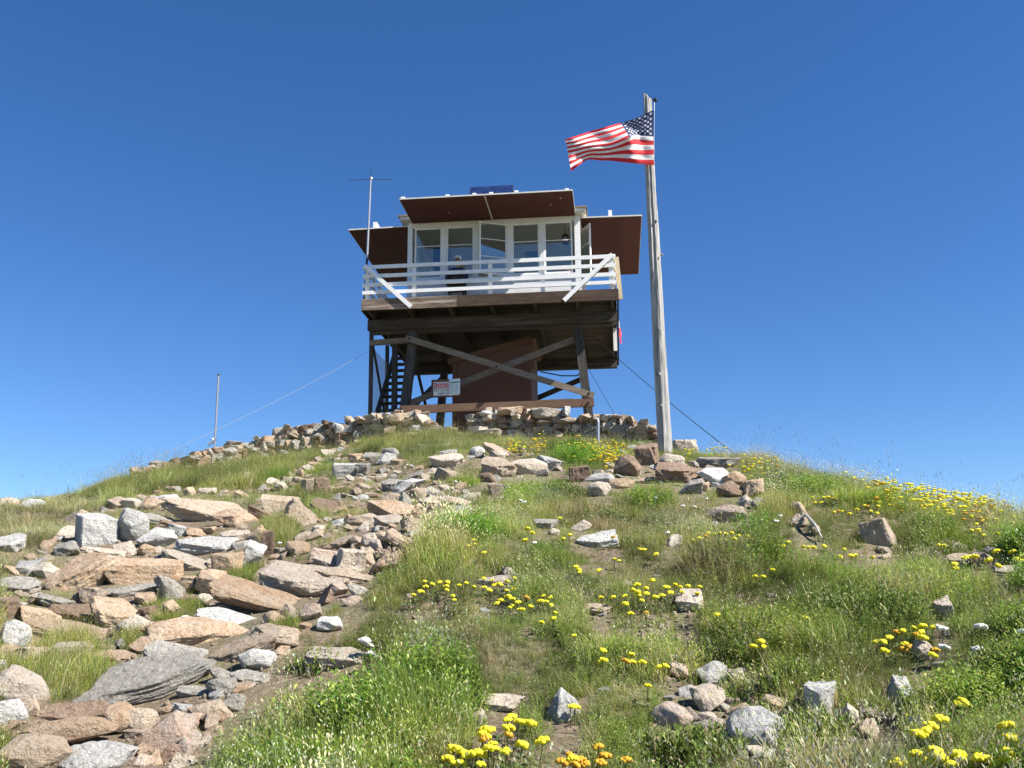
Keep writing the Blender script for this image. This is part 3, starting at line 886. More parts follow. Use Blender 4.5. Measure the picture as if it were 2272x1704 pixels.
for s in (-1, 1):
    MB().ball((hx + s * .034, hy - .093, hz_ + .005), .028, .012, .02, 8, 6).build('sunglass_lens', M['black'], pr, smooth=True)
    MB().ball((hx + s * .083, hy + .01, hz_ - .005), .012, .02, .03, 8, 6).build('ear', M['skin'], pr, smooth=True)
    MB().ball((hx + s * .078, hy + .035, hz_ + .0), .022, .04, .05, 8, 6).build('hair', M['dark'], pr, smooth=True)
MB().ball((hx, hy - .105, hz_ - .018), .014, .018, .022, 8, 6).build('nose', M['skin'], pr, smooth=True)
MB().ball((hx, hy - .088, hz_ - .055), .026, .012, .007, 8, 6).build('mouth', M['signred'], pr, smooth=True)
ch = empty('chair', (PX, .7, 7.575), 'plain wooden chair under the person on the catwalk', 'chair', tower=True)
MB().box(PX - .21, PX + .21, .48, .88, 7.965, 8.0).build('seat', M['wx'], ch)
for sx in (-.18, .18):
    MB().box(PX + sx - .018, PX + sx + .018, .50, .535, 7.578, 7.964).build('leg', M['wz'], ch)
    MB().box(PX + sx - .018, PX + sx + .018, .845, .88, 7.578, 8.40).build('leg', M['wz'], ch)
for z in (8.18, 8.33): MB().box(PX - .161, PX + .161, .858, .878, z, z + .06).build('back_slat', M['wx'], ch)

# guy wires and cable
def cable(name, pts, r_, m, label, cat='cable', sag=0.0, n=14):
    pts = [Vector(p) for p in pts]
    out = []
    for a, b in zip(pts[:-1], pts[1:]):
        for i in range(n):
            s = i / n; p = a.lerp(b, s); p.z -= sag * 4 * s * (1 - s) * (b - a).length / 10; out.append(p)
    out.append(pts[-1])
    o = MB().tube(out, r_, 5).build(name, m, None, base=pts[0]); o.location = pts[0]
    return props(o, label, cat)
gl = Vector(at(120, 1118)); gl2 = Vector(at(245, 1072))
cable('guy_wire', [TM @ Vector((-3.06, 1.3, 6.74)), Vector(gl) + Vector((0, 0, .03))], .0035, M['wire'], 'long pale guy wire running from the tower post down to the left slope', sag=.12)
gr = Vector(at(1648, 1015))
cable('guy_wire', [TM @ Vector((2.44, 3.0, 7.30)), gr], .007, M['dark'], 'dark guy wire passing behind the flagpole to the right slope', sag=.06)
gr2 = TM @ Vector((3.3, 2.2, TZ + .1))
cable('guy_wire', [TM @ Vector((2.28, 1.6, 6.1)), gr2], .006, M['dark'], 'short dark guy wire between the tower leg and the stone wall')
cable('power_cable', [TM @ Vector(p) for p in ((.95, 3.6, 6.55), (1.2, 3.7, 6.52), (1.5, 3.8, 6.47), (1.9, 3.9, 6.48), (2.1, 4.0, 6.62))], .018, M['black'], 'black cable looping from the shed to the right tower leg', n=4)
jb = MB().box(1.98, 2.13, 4.0, 4.12, 6.45, 6.65).build('junction_box', M['dark'])
adopt(jb, (2.05, 4.06, 6.45), 'small dark box fixed inside the right tower leg', 'junction box')

# pole beyond the wall on the left
d = ray(476, 1000); k = 23.3 / d[1]; b0 = Vector(d * k); b0.z -= .5
d = ray(485, 832); k = 23.3 / d[1]; b1 = Vector(d * k)
ap = empty('metal_pole', b0, 'slim metal pole standing behind the left end of the stone wall', 'pole')
MB().tube([b0, b1], .026, 8).build('tube', M['metal'], ap)
MB().ball(b1, .035, .035, .03).build('cap', M['dark'], ap)
q = b0.lerp(b1, .32)
MB().beam(q + Vector((.03, 0, .03)), q + Vector((-.16, -.02, -.13)), .05, .05).build('bracket', M['metal'], ap)
MB().ball(q + Vector((-.05, -.03, .02)), .03).build('bolt', M['whitecloth'], ap)

# ------------------------------------------------------------------ flagpole and flag
FD = 15.5
def fpt(px, py, dep=FD):
    d = ray(px, py); return Vector(d * (dep / d[1]))
pb = fpt(1475, 1012)
fp = empty('flagpole', pb, 'tall silver weathered log flagpole set among rocks on the slope', 'flagpole')
prof = [(1478, 1030, 16.5), (1475, 1010, 16.3), (1473, 960, 16), (1468, 860, 15.2), (1463, 760, 14.6), (1459, 680, 14.2), (1454, 600, 13.6), (1450, 520, 12.9),
        (1446, 450, 12.2), (1443, 390, 11.6), (1440, 330, 11.0), (1438, 270, 10.6), (1437, 235, 10.3)]
vs = []; n = 18; pts = []
for i, (x, y, hw) in enumerate(prof): pts.append((fpt(x, y), hw * FD / FPX))
# resample
P3 = []; 
for i in range(len(pts) - 1):
    for s in range(6):
        a = s / 6; P3.append((pts[i][0].lerp(pts[i + 1][0], a), pts[i][1] * (1 - a) + pts[i + 1][1] * a))
P3.append(pts[-1])
fs = []
for i, (c, r_) in enumerate(P3):
    for k in range(n):
        t = 2 * math.pi * k / n
        rr_ = r_ * (1 + .05 * math.sin(3 * t + i * .21) + .04 * math.sin(7 * t + 1.7 * math.sin(i * .13)) + .02 * math.sin(i * 1.7 + k))
        if abs(((t - 4.3 + .25 * math.sin(i * .1)) + math.pi) % (2 * math.pi) - math.pi) < .20: rr_ *= .80   # drying crack
        vs.append(c + Vector((math.cos(t) * rr_, math.sin(t) * rr_, 0)))
m_ = len(P3)
fs = [(i * n + k, i * n + (k + 1) % n, (i + 1) * n + (k + 1) % n, (i + 1) * n + k) for i in range(m_ - 1) for k in range(n)]
top = (m_ - 1) * n
for k in range(n):   # slanting broken top
    t = 2 * math.pi * k / n
    vs.append(vs[top + k] * 1.0 + Vector((0, 0, .10 + .085 * (1 - math.cos(t)) / 2 * (1.6 if math.cos(t) < -.5 else 1))))
fs += [(top + k, top + (k + 1) % n, top + n + (k + 1) % n, top + n + k) for k in range(n)]
fs.append(tuple(range(top + n, top + 2 * n)))
lg = MB().add(vs, fs).build('log', M['pole'], fp)
for x, y in ((1463, 830), (1456, 490), (1468, 565), (1462, 730), (1467, 900)):
    MB().ball(fpt(x, y, FD - .095), .022, .02, .028, 8, 6).build('knot', M['pole'], fp, smooth=True)
pu = fpt(1452, 222, FD)
MB().beam(fpt(1444, 221), pu, .02, .02).build('pulley_arm', M['dark'], fp)
MB().tube([pu + Vector((0, -.02, 0)), pu + Vector((.03, .03, 0))], .028, 10).build('pulley', M['dark'], fp)
MB().tube([pu + Vector((0, 0, -.03)), fpt(1452, 245, FD - .05), fpt(1451, 370, FD - .08), fpt(1478, 870, FD - .16)], .0028, 4).build('halyard', M['wire'], fp)

def flag_mat():
    m, nt, b = mat('flag_cloth')
    uv = nt.nodes.new('ShaderNodeUVMap'); uv.uv_map = 'UVMap'
    sp = nt.nodes.new('ShaderNodeSeparateXYZ'); nt.links.new(uv.outputs[0], sp.inputs[0])
    U, V = sp.outputs[0], sp.outputs[1]
    def mth(op, a, b2=None):
        n = N(nt, 'ShaderNodeMath', operation=op)
        for i, v in enumerate((a, b2)):
            if v is None: continue
            if isinstance(v, (int, float)): n.inputs[i].default_value = v
            else: nt.links.new(v, n.inputs[i])
        return n.outputs[0]
    st = mth('MODULO', mth('FLOOR', mth('MULTIPLY', V, 13.0)), 2.0)        # V = 0 at the top: first stripe red
    stripes = mixc(nt, st, (0.62, 0.025, 0.035), (0.80, 0.79, 0.78))
    incan = mth('MULTIPLY', mth('LESS_THAN', U, 0.4), mth('LESS_THAN', V, 7 / 13))
    cu = mth('MULTIPLY', U, 12 / 0.4); cv = mth('MULTIPLY', V, 10 / (7 / 13))  # stars sit at whole numbers 1..11, 1..9 with even sum
    iu = mth('ROUND', cu); iv = mth('ROUND', cv)
    par = mth('LESS_THAN', mth('MODULO', mth('ADD', iu, iv), 2.0), 0.5)
    du = mth('MULTIPLY', mth('SUBTRACT', cu, iu), 1.06); dv = mth('SUBTRACT', cv, iv)
    rr_ = mth('SQRT', mth('ADD', mth('MULTIPLY', du, du), mth('MULTIPLY', dv, dv)))
    an = mth('ARCTAN2', du, mth('MULTIPLY', dv, -1.0))
    lim = mth('ADD', 0.40, mth('MULTIPLY', mth('COSINE', mth('MULTIPLY', an, 5.0)), 0.13))
    rng_ok = mth('MULTIPLY', mth('MULTIPLY', mth('GREATER_THAN', iu, 0.5), mth('LESS_THAN', iu, 11.5)), mth('MULTIPLY', mth('GREATER_THAN', iv, 0.5), mth('LESS_THAN', iv, 9.5)))
    star = mth('MULTIPLY', mth('MULTIPLY', par, rng_ok), mth('LESS_THAN', rr_, lim))
    can = mixc(nt, star, (0.022, 0.035, 0.125), (0.80, 0.80, 0.80))
    c = mixc(nt, incan, stripes, can)
    nt.links.new(c, b.inputs['Base Color']); b.inputs['Roughness'].default_value = 0.8
    tr = nt.nodes.new('ShaderNodeBsdfTranslucent'); nt.links.new(c, tr.inputs[0])
    mx = nt.nodes.new('ShaderNodeMixShader'); mx.inputs[0].default_value = 0.3
    nt.links.new(b.outputs[0], mx.inputs[1]); nt.links.new(tr.outputs[0], mx.inputs[2])
    nt.links.new(mx.outputs[0], nt.nodes['Material Output'].inputs[0])
    return m
def build_flag():
    us = np.array([0, .13, .27, .40, .55, .75, .90, 1.0])
    vv = np.array([0, .27, .54, .77, 1.0])
    Z3 = lambda x, y: (1220 + x * .2532, 180 + y * .2532)
    rows = [  # zoom coordinates per u: top .. bottom, and depth offset (m) per row
        [(907, 250), (908, 370), (908, 487), (912, 600), (914, 737)],
        [(812, 300), (815, 390), (812, 478), (815, 605), (815, 728)],
        [(712, 338), (725, 405), (740, 470), (715, 600), (690, 716)],
        [(618, 366), (655, 420), (690, 500), (620, 610), (560, 700)],
        [(500, 398), (520, 470), (545, 560), (490, 630), (440, 695)],
        [(330, 447), (340, 515), (350, 585), (335, 640), (330, 690)],
        [(205, 487), (218, 550), (228, 615), (232, 680), (248, 742)],
        [(128, 512), (148, 565), (158, 630), (170, 700), (186, 790)]]
    deps = [[0, 0, 0, 0, 0], [.05, .07, .04, .0, .02], [.12, .10, -.02, -.06, .0], [.15, .05, -.10, .05, .10], [.05, -.04, -.08, .04, .10],
            [.10, .02, -.03, .05, .08], [.02, -.05, .0, .02, -.02], [.06, .0, .04, .0, -.05]]
    nu, nv = 64, 36
    def cr(xs, ys, x):   # Catmull-Rom
        i = int(np.clip(np.searchsorted(xs, x) - 1, 0, len(xs) - 2)); t = (x - xs[i]) / (xs[i + 1] - xs[i])
        p1, p2 = ys[i], ys[i + 1]; m1 = (ys[i + 1] - ys[max(i - 1, 0)]) / (xs[i + 1] - xs[max(i - 1, 0)]) * (xs[i + 1] - xs[i])
        m2 = (ys[min(i + 2, len(xs) - 1)] - ys[i]) / (xs[min(i + 2, len(xs) - 1)] - xs[i]) * (xs[i + 1] - xs[i])
        return (2 * t**3 - 3 * t**2 + 1) * p1 + (t**3 - 2 * t**2 + t) * m1 + (-2 * t**3 + 3 * t**2) * p2 + (t**3 - t**2) * m2
    G = np.array([[(*Z3(*rows[i][j]), deps[i][j]) for j in range(5)] for i in range(8)])
    V = []; UV = []
    base = fpt(1451, 370, FD - .02)
    for i in range(nu + 1):
        u = i / nu
        col = np.array([[cr(us, G[:, j, k], u) for k in range(3)] for j in range(5)])
        for j in range(nv + 1):
            v = j / nv
            x, y, dd = [cr(vv, col[:, k], v) for k in range(3)]
            dd += .022 * math.sin(19 * u + 7 * v) + .012 * math.sin(31 * u - 17 * v) * min(1, u * 6) + .010 * math.sin(50 * v + 9 * u)
            p = fpt(x, y, FD - .15 + dd * min(1, u * 5 + .1))
            V.append(tuple(p - base)); UV.append((u, v))
    fs = [(i * (nv + 1) + j, i * (nv + 1) + j + 1, (i + 1) * (nv + 1) + j + 1, (i + 1) * (nv + 1) + j) for i in range(nu) for j in range(nv)]
    me = bpy.data.meshes.new('flag'); me.from_pydata(V, [], fs)
    ul = me.uv_layers.new(name='UVMap')
    for lp in me.loops: ul.data[lp.index].uv = UV[lp.vertex_index]
    me.materials.append(flag_mat()); me.shade_smooth()
    o = bpy.data.objects.new('flag', me); COL.objects.link(o); o.location = base
    props(o, 'American flag with stars and stripes streaming left from the log flagpole', 'flag')
build_flag()

# bent pipe and dead branch on the slope
p0 = Vector(at(1327, 985)); s_ = p0.y / FPX
pi_ = MB().tube([p0 + Vector((0, 0, -.1)), p0 + Vector((.01, 0, .25)), p0 + Vector((.015, 0, .34)), p0 + Vector((0, 0, .39)), p0 + Vector((-.04, 0, .40))], .022, 8).build('bent_pipe', M['metal'], None, base=p0)
pi_.location = p0; props(pi_, 'bent grey pipe sticking up in front of the right stone wall', 'pipe')
p0 = Vector(at(1760, 1176)); p1 = Vector(at(1790, 1172)); p2 = Vector(at(1826, 1212))
br = MB().tube([p0 + Vector((0, 0, .06)), p1 + Vector((0, 0, .09)), p1.lerp(p2, .5) + Vector((0, -.03, .08)), p2 + Vector((0, 0, .05))], [.008, .014, .012, .006], 7)
br.tube([p1 + Vector((0, 0, .09)), p1 + Vector((-.03, .2, .12))], [.010, .005], 6)
br = br.build('dead_branch', M['pole'], None, base=p1); br.location = p1
props(br, 'bleached dead branch lying in the grass below the right crest', 'branch')

# ------------------------------------------------------------------ rocks
def ico(sub):
    bm = bmesh.new(); bmesh.ops.create_icosphere(bm, subdivisions=sub, radius=1.0)
    V = np.array([v.co[:] for v in bm.verts]); F = np.array([[v.index for v in f.verts] for f in bm.faces]); bm.free()
    return V / np.linalg.norm(V, axis=1)[:, None], F
ICO = {s: ico(s) for s in (2, 3, 4, 5)}

def rock_shape(seed, sub, sharp=70, nplane=16, rough=0.04, layered=0.0, blocky=0.5):
    """an angular stone: a blunt many-faced solid with chipped, uneven faces; fills the box -1..1"""
    g = np.random.default_rng(seed)
    V, F = ICO[sub]
    nrm = g.normal(size=(nplane, 3)); nrm /= np.linalg.norm(nrm, axis=1)[:, None]
    ax = np.concatenate([np.eye(3), -np.eye(3)]) + g.normal(scale=.22, size=(6, 3)); ax /= np.linalg.norm(ax, axis=1)[:, None]
    nrm = np.concatenate([nrm, ax]); d = np.concatenate([g.uniform(.74, 1.08, nplane), g.uniform(.62, .80, 6) / max(blocky, .3) * .5 + .3])
    q = np.maximum(V @ nrm.T, 1e-3) / d
    r = (q ** sharp).sum(1) ** (-1 / sharp)
    P = V * r[:, None]
    def n3(p, s):
        return vnoise(p[:, 0] * s + 3.1 * p[:, 2] * s + seed, p[:, 1] * s - 2.3 * p[:, 2] * s + 2 * seed)
    P = P * (1 + rough * (1.2 * n3(P, 2.2) + .8 * n3(P, 5) + .5 * n3(P, 11)))[:, None]
    if layered:
        z = P[:, 2] * 2.1 + 1.6 * n3(P, 1.3) + seed * .37
        st = np.floor(z); P[:, :2] *= (1 + layered * (np.sin(st * 12.9 + seed) ) - layered * .9 * np.exp(-((z - st) / .12) ** 2))[:, None]
    lo, hi = P.min(0), P.max(0)
    return (P - (lo + hi) / 2) / ((hi - lo) / 2), F

def hull_rock(seed, kind, level):
    """broken stone: hull of a few corner points, edges chipped, faces roughened; fills the box -1..1"""
    g = np.random.default_rng(seed * 7 + 1)
    if kind == 'slab':
        n = int(g.integers(5, 8)); a = np.sort(g.uniform(0, 6.28, n)) * .35 + np.arange(n) * 6.28 / n * .65
        r_ = g.uniform(.72, 1.05, n); top = np.stack([np.cos(a) * r_, np.sin(a) * r_, g.uniform(.55, 1.0, n)], -1)
        k = g.uniform(.70, 1.0, n); bot = np.stack([np.cos(a + .15) * r_ * k, np.sin(a + .15) * r_ * k, -g.uniform(.5, 1.0, n)], -1)
        mid = np.stack([np.cos(a + .4) * 1.02 * r_, np.sin(a + .4) * 1.02 * r_, g.uniform(-.4, .3, n)], -1)[:3]
        P = np.concatenate([top, bot, mid])
    elif kind == 'block':
        P = np.array([(x, y, z) for x in (-1, 1) for y in (-1, 1) for z in (-1, 1)], float) * g.uniform(.62, 1.0, (8, 3))
        P = np.concatenate([P, g.normal(size=(4, 3)) * .55])
    else:
        n = 36 if kind == 'round' else 15
        P = g.normal(size=(n, 3)); P /= np.linalg.norm(P, axis=1)[:, None]; P *= g.uniform(.82, 1.05, (n, 1)) if kind != 'round' else g.uniform(.94, 1.03, (n, 1))
    bm = bmesh.new()
    for p in P: bm.verts.new(p)
    bmesh.ops.convex_hull(bm, input=bm.verts)
    loose = [v for v in bm.verts if not v.link_faces]
    if loose: bmesh.ops.delete(bm, geom=loose, context='VERTS')
    bmesh.ops.dissolve_limit(bm, angle_limit=R(6), verts=bm.verts, edges=bm.edges)
    if level >= 3:
        bmesh.ops.bevel(bm, geom=bm.edges[:], offset=.075 if kind == 'round' else .045, segments=1, affect='EDGES', clamp_overlap=True)
    bmesh.ops.triangulate(bm, faces=bm.faces)
    if level >= 3:
        for it in range(level - 1):
            L = .55 / (1.75 ** it)
            es = [e for e in bm.edges if e.calc_length() > L]
            if es: bmesh.ops.subdivide_edges(bm, edges=es, cuts=1)
            bmesh.ops.triangulate(bm, faces=bm.faces)
    bm.normal_update()
    V = np.array([v.co[:] for v in bm.verts]); Nn = np.array([v.normal[:] for v in bm.verts]); F = np.array([[v.index for v in f.verts] for f in bm.faces]); bm.free()
    def n3(s_): return .6 * (vnoise(V[:, 0] * s_ + seed, V[:, 1] * s_ + 2 * seed) + vnoise(V[:, 1] * s_ + 7 + seed, V[:, 2] * s_ + 3) + vnoise(V[:, 2] * s_ + 17, V[:, 0] * s_ + 31 + seed))
    if level >= 3:
        amp = .11 if kind != 'round' else .05
        d = amp * n3(2.3) + amp * .55 * n3(5.5) + (amp * .4 * n3(12) if level >= 4 else 0)
        if kind == 'slab' and level >= 4 and seed % 5 < 2:      # split layers along the edges
            z = V[:, 2] * 1.05 + 1.5 * n3(1.1) + seed * .37
            f = z - np.floor(z); side = 1 - np.abs(Nn[:, 2])
            d -= side * (.04 * np.exp(-(np.minimum(f, 1 - f) / .07) ** 2) + .035 * np.sin(np.floor(z) * 12.9 + seed))
        V = V + Nn * d[:, None]
    lo, hi = V.min(0), V.max(0)
    return (V - (lo + hi) / 2) / ((hi - lo) / 2), F

_rockcache = {}
def rock_mesh(key, sub, kind):
    if (key, sub, kind) in _rockcache: return _rockcache[(key, sub, kind)]
    V, F = hull_rock(key * 13 + len(kind), kind, sub)
    me = mesh_np('rock_' + kind, V, F, RM['T'])
    me.shade_smooth()
    me.set_sharp_from_angle(angle=R(17))
    _rockcache[(key, sub, kind)] = me
    return me

def put_rock(name, me, loc, scale, rot, cls, parent=None, base=None):
    o = bpy.data.objects.new(name, me); COL.objects.link(o)
    o.rotation_euler = rot; o.scale = scale
    if parent is not None:
        o.parent = parent; o.location = Vector(loc) - base
    else: o.location = loc
    o.material_slots[0].link = 'OBJECT'; o.material_slots[0].material = RM[cls]
    return o

# every stone measured off the photograph: frame, box in that frame, colour class, shape, tilt in degrees, label (None = named from its neighbours)
FR = {'4': (0, 860, .34358), '5': (700, 880, .34358), '6': (1400, 900, .39421), '7': (0, 1250, .36166), '8': (700, 1250, .36166), '9': (1472, 1250, .36166)}
RK = [
 ('4', 490, 815, 760, 1035, 'W', 'block', 0, 'largest bright white boulder at the upper left edge of the rockfall'),
 ('4', 740, 780, 960, 1010, 'W', 'any', 10, 'tall grey white boulder beside the largest white boulder'),
 ('4', 1060, 715, 1640, 900, 'T', 'slab', -3, 'long brown layered slab below the grassy slope, dark hollow beneath it'),
 ('4', 1690, 690, 1960, 830, 'T', 'block', -8, None), ('4', 1840, 720, 2050, 930, 'T', 'any', -30, None),
 ('4', 890, 905, 1140, 1040, 'W', 'any', 0, 'white rounded rock under the pair of tall white boulders'),
 ('4', 1130, 960, 1530, 1075, 'W', 'slab', 0, 'long white grey lichen rock in the middle of the rockfall'),
 ('4', 1060, 960, 1250, 1070, 'O', 'block', 30, None), ('4', 1600, 885, 1740, 1000, 'O', 'any', 0, None),
 ('4', 1690, 920, 1770, 1100, 'B', 'block', 0, None), ('4', 1555, 985, 1720, 1165, 'W', 'block', -20, None),
 ('4', 1365, 1060, 1580, 1210, 'O', 'block', 0, 'upright orange block with a shadowed left side in the rockfall'),
 ('4', 1040, 1045, 1360, 1225, 'P', 'slab', -18, 'pale grey slab tilting down to the right above the small orange block'),
 ('4', 960, 1080, 1150, 1180, 'R', 'any', -10, None),
 ('4', 690, 1100, 1170, 1300, 'O', 'block', 0, 'broad tan boulder left of the tilted pale slab'),
 ('4', 300, 1070, 725, 1330, 'O', 'slab', 28, 'big tan slab rising to a point on the right, left of the broad boulder'),
 ('4', 720, 1255, 1040, 1355, 'G', 'slab', 8, None), ('4', 1000, 1215, 1200, 1375, 'G', 'any', -35, None),
 ('4', 1265, 1175, 1475, 1335, 'O', 'round', 0, 'rounded orange boulder above the green grass pocket'),
 ('4', 1160, 1215, 1265, 1295, 'O', 'block', 0, None), ('4', 0, 1220, 265, 1330, 'G', 'slab', 0, 'flat grey slab with a green tinge at the left edge of the picture'),
 ('4', 510, 1290, 690, 1400, 'R', 'any', 5, None), ('4', 235, 1330, 480, 1420, 'G', 'slab', -12, None),
 ('4', 590, 1350, 895, 1555, 'O', 'slab', -14, None), ('4', 310, 1400, 665, 1520, 'B', 'slab', -5, 'dark brown flat slab in the lower left rockfall'),
 ('4', 0, 1350, 140, 1510, 'B', 'block', 10, None), ('4', 140, 1410, 390, 1550, 'O', 'block', -12, None),
 ('4', 160, 1500, 820, 1670, 'O', 'slab', -6, 'long tan slab with a grey oval stain right of the lichened white boulder'),
 ('4', 0, 1500, 200, 1690, 'W', 'round', 0, 'white boulder with green lichen at the left edge of the picture'),
 ('4', 750, 1470, 985, 1610, 'P', 'any', 12, None),
 ('4', 1270, 1425, 1735, 1550, 'W', 'slab', -6, 'long whitish flat rock lying above the biggest orange boulder'),
 ('4', 1370, 1225, 2050, 1470, 'O', 'slab', -16, 'huge orange boulder sloping down to the right behind the long whitish rock'),
 ('4', 1455, 1280, 1560, 1395, 'B', 'block', 0, None),
 ('4', 1690, 1120, 2250, 1355, 'P', 'slab', -4, 'wide pale layered outcrop at the right side of the rockfall'),
 ('4', 1810, 1395, 1915, 1500, 'T', 'any', 10, None), ('4', 1900, 1390, 2075, 1530, 'R', 'any', 35, None),
 ('4', 1950, 580, 2125, 700, 'T', 'block', 0, None), ('4', 1990, 1035, 2230, 1170, 'R', 'block', -10, None),
 ('4', 1610, 1530, 1930, 1660, 'T', 'any', 0, None), ('4', 120, 720, 295, 795, 'W', 'round', 0, 'white rock on the far left skyline'),
 ('4', -20, 710, 125, 800, 'R', 'any', 0, None), ('4', -30, 940, 165, 1070, 'W', 'slab', 15, None),
 ('4', 350, 990, 515, 1095, 'G', 'any', 10, None), ('4', 1000, 690, 1175, 780, 'W', 'any', 0, None),
 ('4', 900, 810, 1115, 885, 'G', 'slab', -6, None), ('4', 1380, 785, 1665, 910, 'O', 'any', 0, None),
 ('4', 730, 990, 885, 1090, 'P', 'any', 0, None), ('4', 880, 1010, 1005, 1085, 'O', 'any', 0, None),
 ('4', 1570, 545, 1632, 592, 'W', 'round', 0, 'small white stone alone in the grass below the left stone wall'),
 ('4', 1030, 850, 1190, 905, 'B', 'slab', -10, None), ('4', 1190, 900, 1330, 960, 'O', 'any', 0, None),
 ('4', 560, 1030, 800, 1120, 'P', 'slab', -5, None), ('4', 1040, 1370, 1160, 1460, 'O', 'any', 0, None),
 ('4', 870, 1320, 1010, 1420, 'O', 'any', -20, None), ('4', 1420, 920, 1620, 1000, 'P', 'slab', 0, None),
 ('5', 110, 430, 282, 525, 'W', 'block', 0, 'white faced boulder at the top of the rockfall near the grassy slope'),
 ('5', 260, 430, 355, 515, 'G', 'block', 0, None), ('5', 215, 365, 302, 435, 'O', 'block', 0, None),
 ('5', -10, 520, 85, 650, 'B', 'block', 0, None), ('5', 300, 360, 440, 415, 'G', 'slab', 0, None), ('5', 430, 330, 560, 390, 'G', 'any', 0, None),
 ('5', 425, 530, 560, 615, 'G', 'slab', 10, None), ('5', 500, 530, 702, 628, 'W', 'any', 12, 'bright white rock among the middle rocks below the stone steps'),
 ('5', 690, 580, 805, 655, 'G', 'block', 0, None), ('5', 420, 620, 545, 680, 'T', 'any', 0, None), ('5', 560, 475, 690, 545, 'G', 'slab', 25, None),
 ('5', 340, 670, 645, 795, 'O', 'slab', -8, 'broad orange tan rock at the top of the central rock rib'),
 ('5', 535, 620, 625, 725, 'G', 'any', 0, None), ('5', 610, 690, 712, 795, 'O', 'block', -20, None),
 ('5', 670, 640, 810, 755, 'T', 'slab', 0, None), ('5', 780, 640, 1000, 720, 'T', 'slab', -10, None),
 ('5', 200, 755, 400, 845, 'T', 'any', 0, None), ('5', 380, 760, 565, 840, 'P', 'slab', 0, None), ('5', 550, 770, 735, 875, 'T', 'any', -10, None),
 ('5', 825, 700, 1005, 785, 'G', 'slab', 10, None), ('5', 735, 365, 955, 450, 'P', 'slab', 0, 'pale slab at the left end of the central rock row'),
 ('5', 800, 340, 915, 385, 'G', 'slab', 0, None), ('5', 1000, 320, 1092, 395, 'W', 'round', 0, 'egg shaped white rock in the central rock row'),
 ('5', 1090, 300, 1305, 415, 'T', 'slab', -28, 'tan slab tilted steeply down to the right behind the central rock row'),
 ('5', 1120, 350, 1232, 415, 'P', 'round', 0, None), ('5', 1075, 390, 1295, 530, 'T', 'slab', 5, None),
 ('5', 1245, 400, 1495, 510, 'P', 'round', 0, 'broad pale domed boulder left of the yellow flower patch'),
 ('5', 1405, 380, 1595, 475, 'W', 'any', -12, 'white grey boulder just below the yellow flower patch'),
 ('5', 1050, 490, 1180, 560, 'B', 'any', 0, None), ('5', 1115, 560, 1260, 655, 'T', 'block', 0, None),
 ('5', 1640, 445, 1785, 565, 'B', 'block', 0, None), ('5', 1700, 495, 1935, 565, 'W', 'round', 0, None),
 ('5', 1765, 550, 1905, 655, 'P', 'round', 0, 'smooth round pale boulder at the front of the rocks below the flagpole'),
 ('5', 1930, 375, 2105, 525, 'B', 'round', 0, 'rounded brown boulder left of the flagpole rocks'), ('5', 1890, 530, 2060, 600, 'O', 'round', 0, None),
 ('5', 2060, 315, 2212, 460, 'B', 'block', 10, 'big brown boulder leaning against the foot of the flagpole'),
 ('5', 1400, 790, 1565, 860, 'G', 'slab', 0, None), ('5', 1650, 795, 1785, 865, 'P', 'any', 20, None), ('5', 1495, 850, 1580, 905, 'P', 'any', 0, None),
 ('5', 1690, 860, 1955, 980, 'W', 'slab', 10, 'flat grey white rock half sunk in the grass right of centre'),
 ('5', 1055, 1150, 1285, 1225, 'P', 'slab', 6, None), ('5', 1195, 1100, 1305, 1165, 'P', 'any', 0, None),
 ('5', 135, 980, 325, 1145, 'P', 'block', -10, None), ('5', -10, 1000, 230, 1135, 'P', 'slab', -15, None),
 ('5', 0, 1110, 385, 1235, 'T', 'slab', -6, None), ('5', 55, 930, 215, 995, 'O', 'any', 0, None), ('5', 105, 895, 255, 975, 'T', 'slab', 15, None),
 ('5', 215, 900, 325, 975, 'R', 'any', 0, None), ('5', 295, 880, 425, 975, 'P', 'any', -20, None), ('5', 395, 870, 560, 975, 'T', 'slab', -28, None),
 ('5', 445, 850, 605, 965, 'T', 'slab', -30, None), ('5', 345, 920, 445, 990, 'P', 'any', 0, None), ('5', 270, 970, 390, 1090, 'T', 'any', -30, None),
 ('5', 60, 1200, 215, 1295, 'R', 'any', 0, None), ('5', 210, 1210, 355, 1295, 'G', 'any', -20, None), ('5', 165, 1285, 305, 1350, 'R', 'any', 0, None),
 ('5', 10, 1420, 175, 1515, 'W', 'any', 0, 'pointed white grey rock alone in the green plants right of the rockfall'),
 ('5', 1740, 1335, 1905, 1405, 'T', 'slab', 0, None), ('5', 190, 760, 270, 830, 'O', 'any', 0, None), ('5', 395, 980, 500, 1050, 'T', 'any', -25, None),
 ('6', 30, 215, 160, 345, 'B', 'block', 0, None), ('6', 140, 270, 300, 360, 'P', 'any', 0, 'pale tan rock at the front foot of the flagpole'),
 ('6', 145, 320, 415, 450, 'B', 'slab', -6, 'long layered brown rock running right from the flagpole foot'),
 ('6', 375, 350, 545, 450, 'W', 'any', -5, None), ('6', 515, 370, 645, 460, 'O', 'round', 0, None), ('6', 265, 410, 405, 510, 'G', 'any', 20, None),
 ('6', 480, 425, 635, 530, 'B', 'any', 0, None), ('6', 620, 410, 745, 530, 'O', 'any', -30, 'orange brown boulder at the right end of the flagpole rocks'),
 ('6', 595, 500, 685, 570, 'P', 'any', 0, None), ('6', 675, 515, 758, 580, 'G', 'any', 0, None), ('6', 380, 430, 440, 490, 'O', 'block', 0, None),
 ('6', 228, 172, 380, 255, 'P', 'block', 0, 'square pale rock on the skyline just right of the flagpole'), ('6', 360, 290, 610, 360, 'G', 'slab', -4, None),
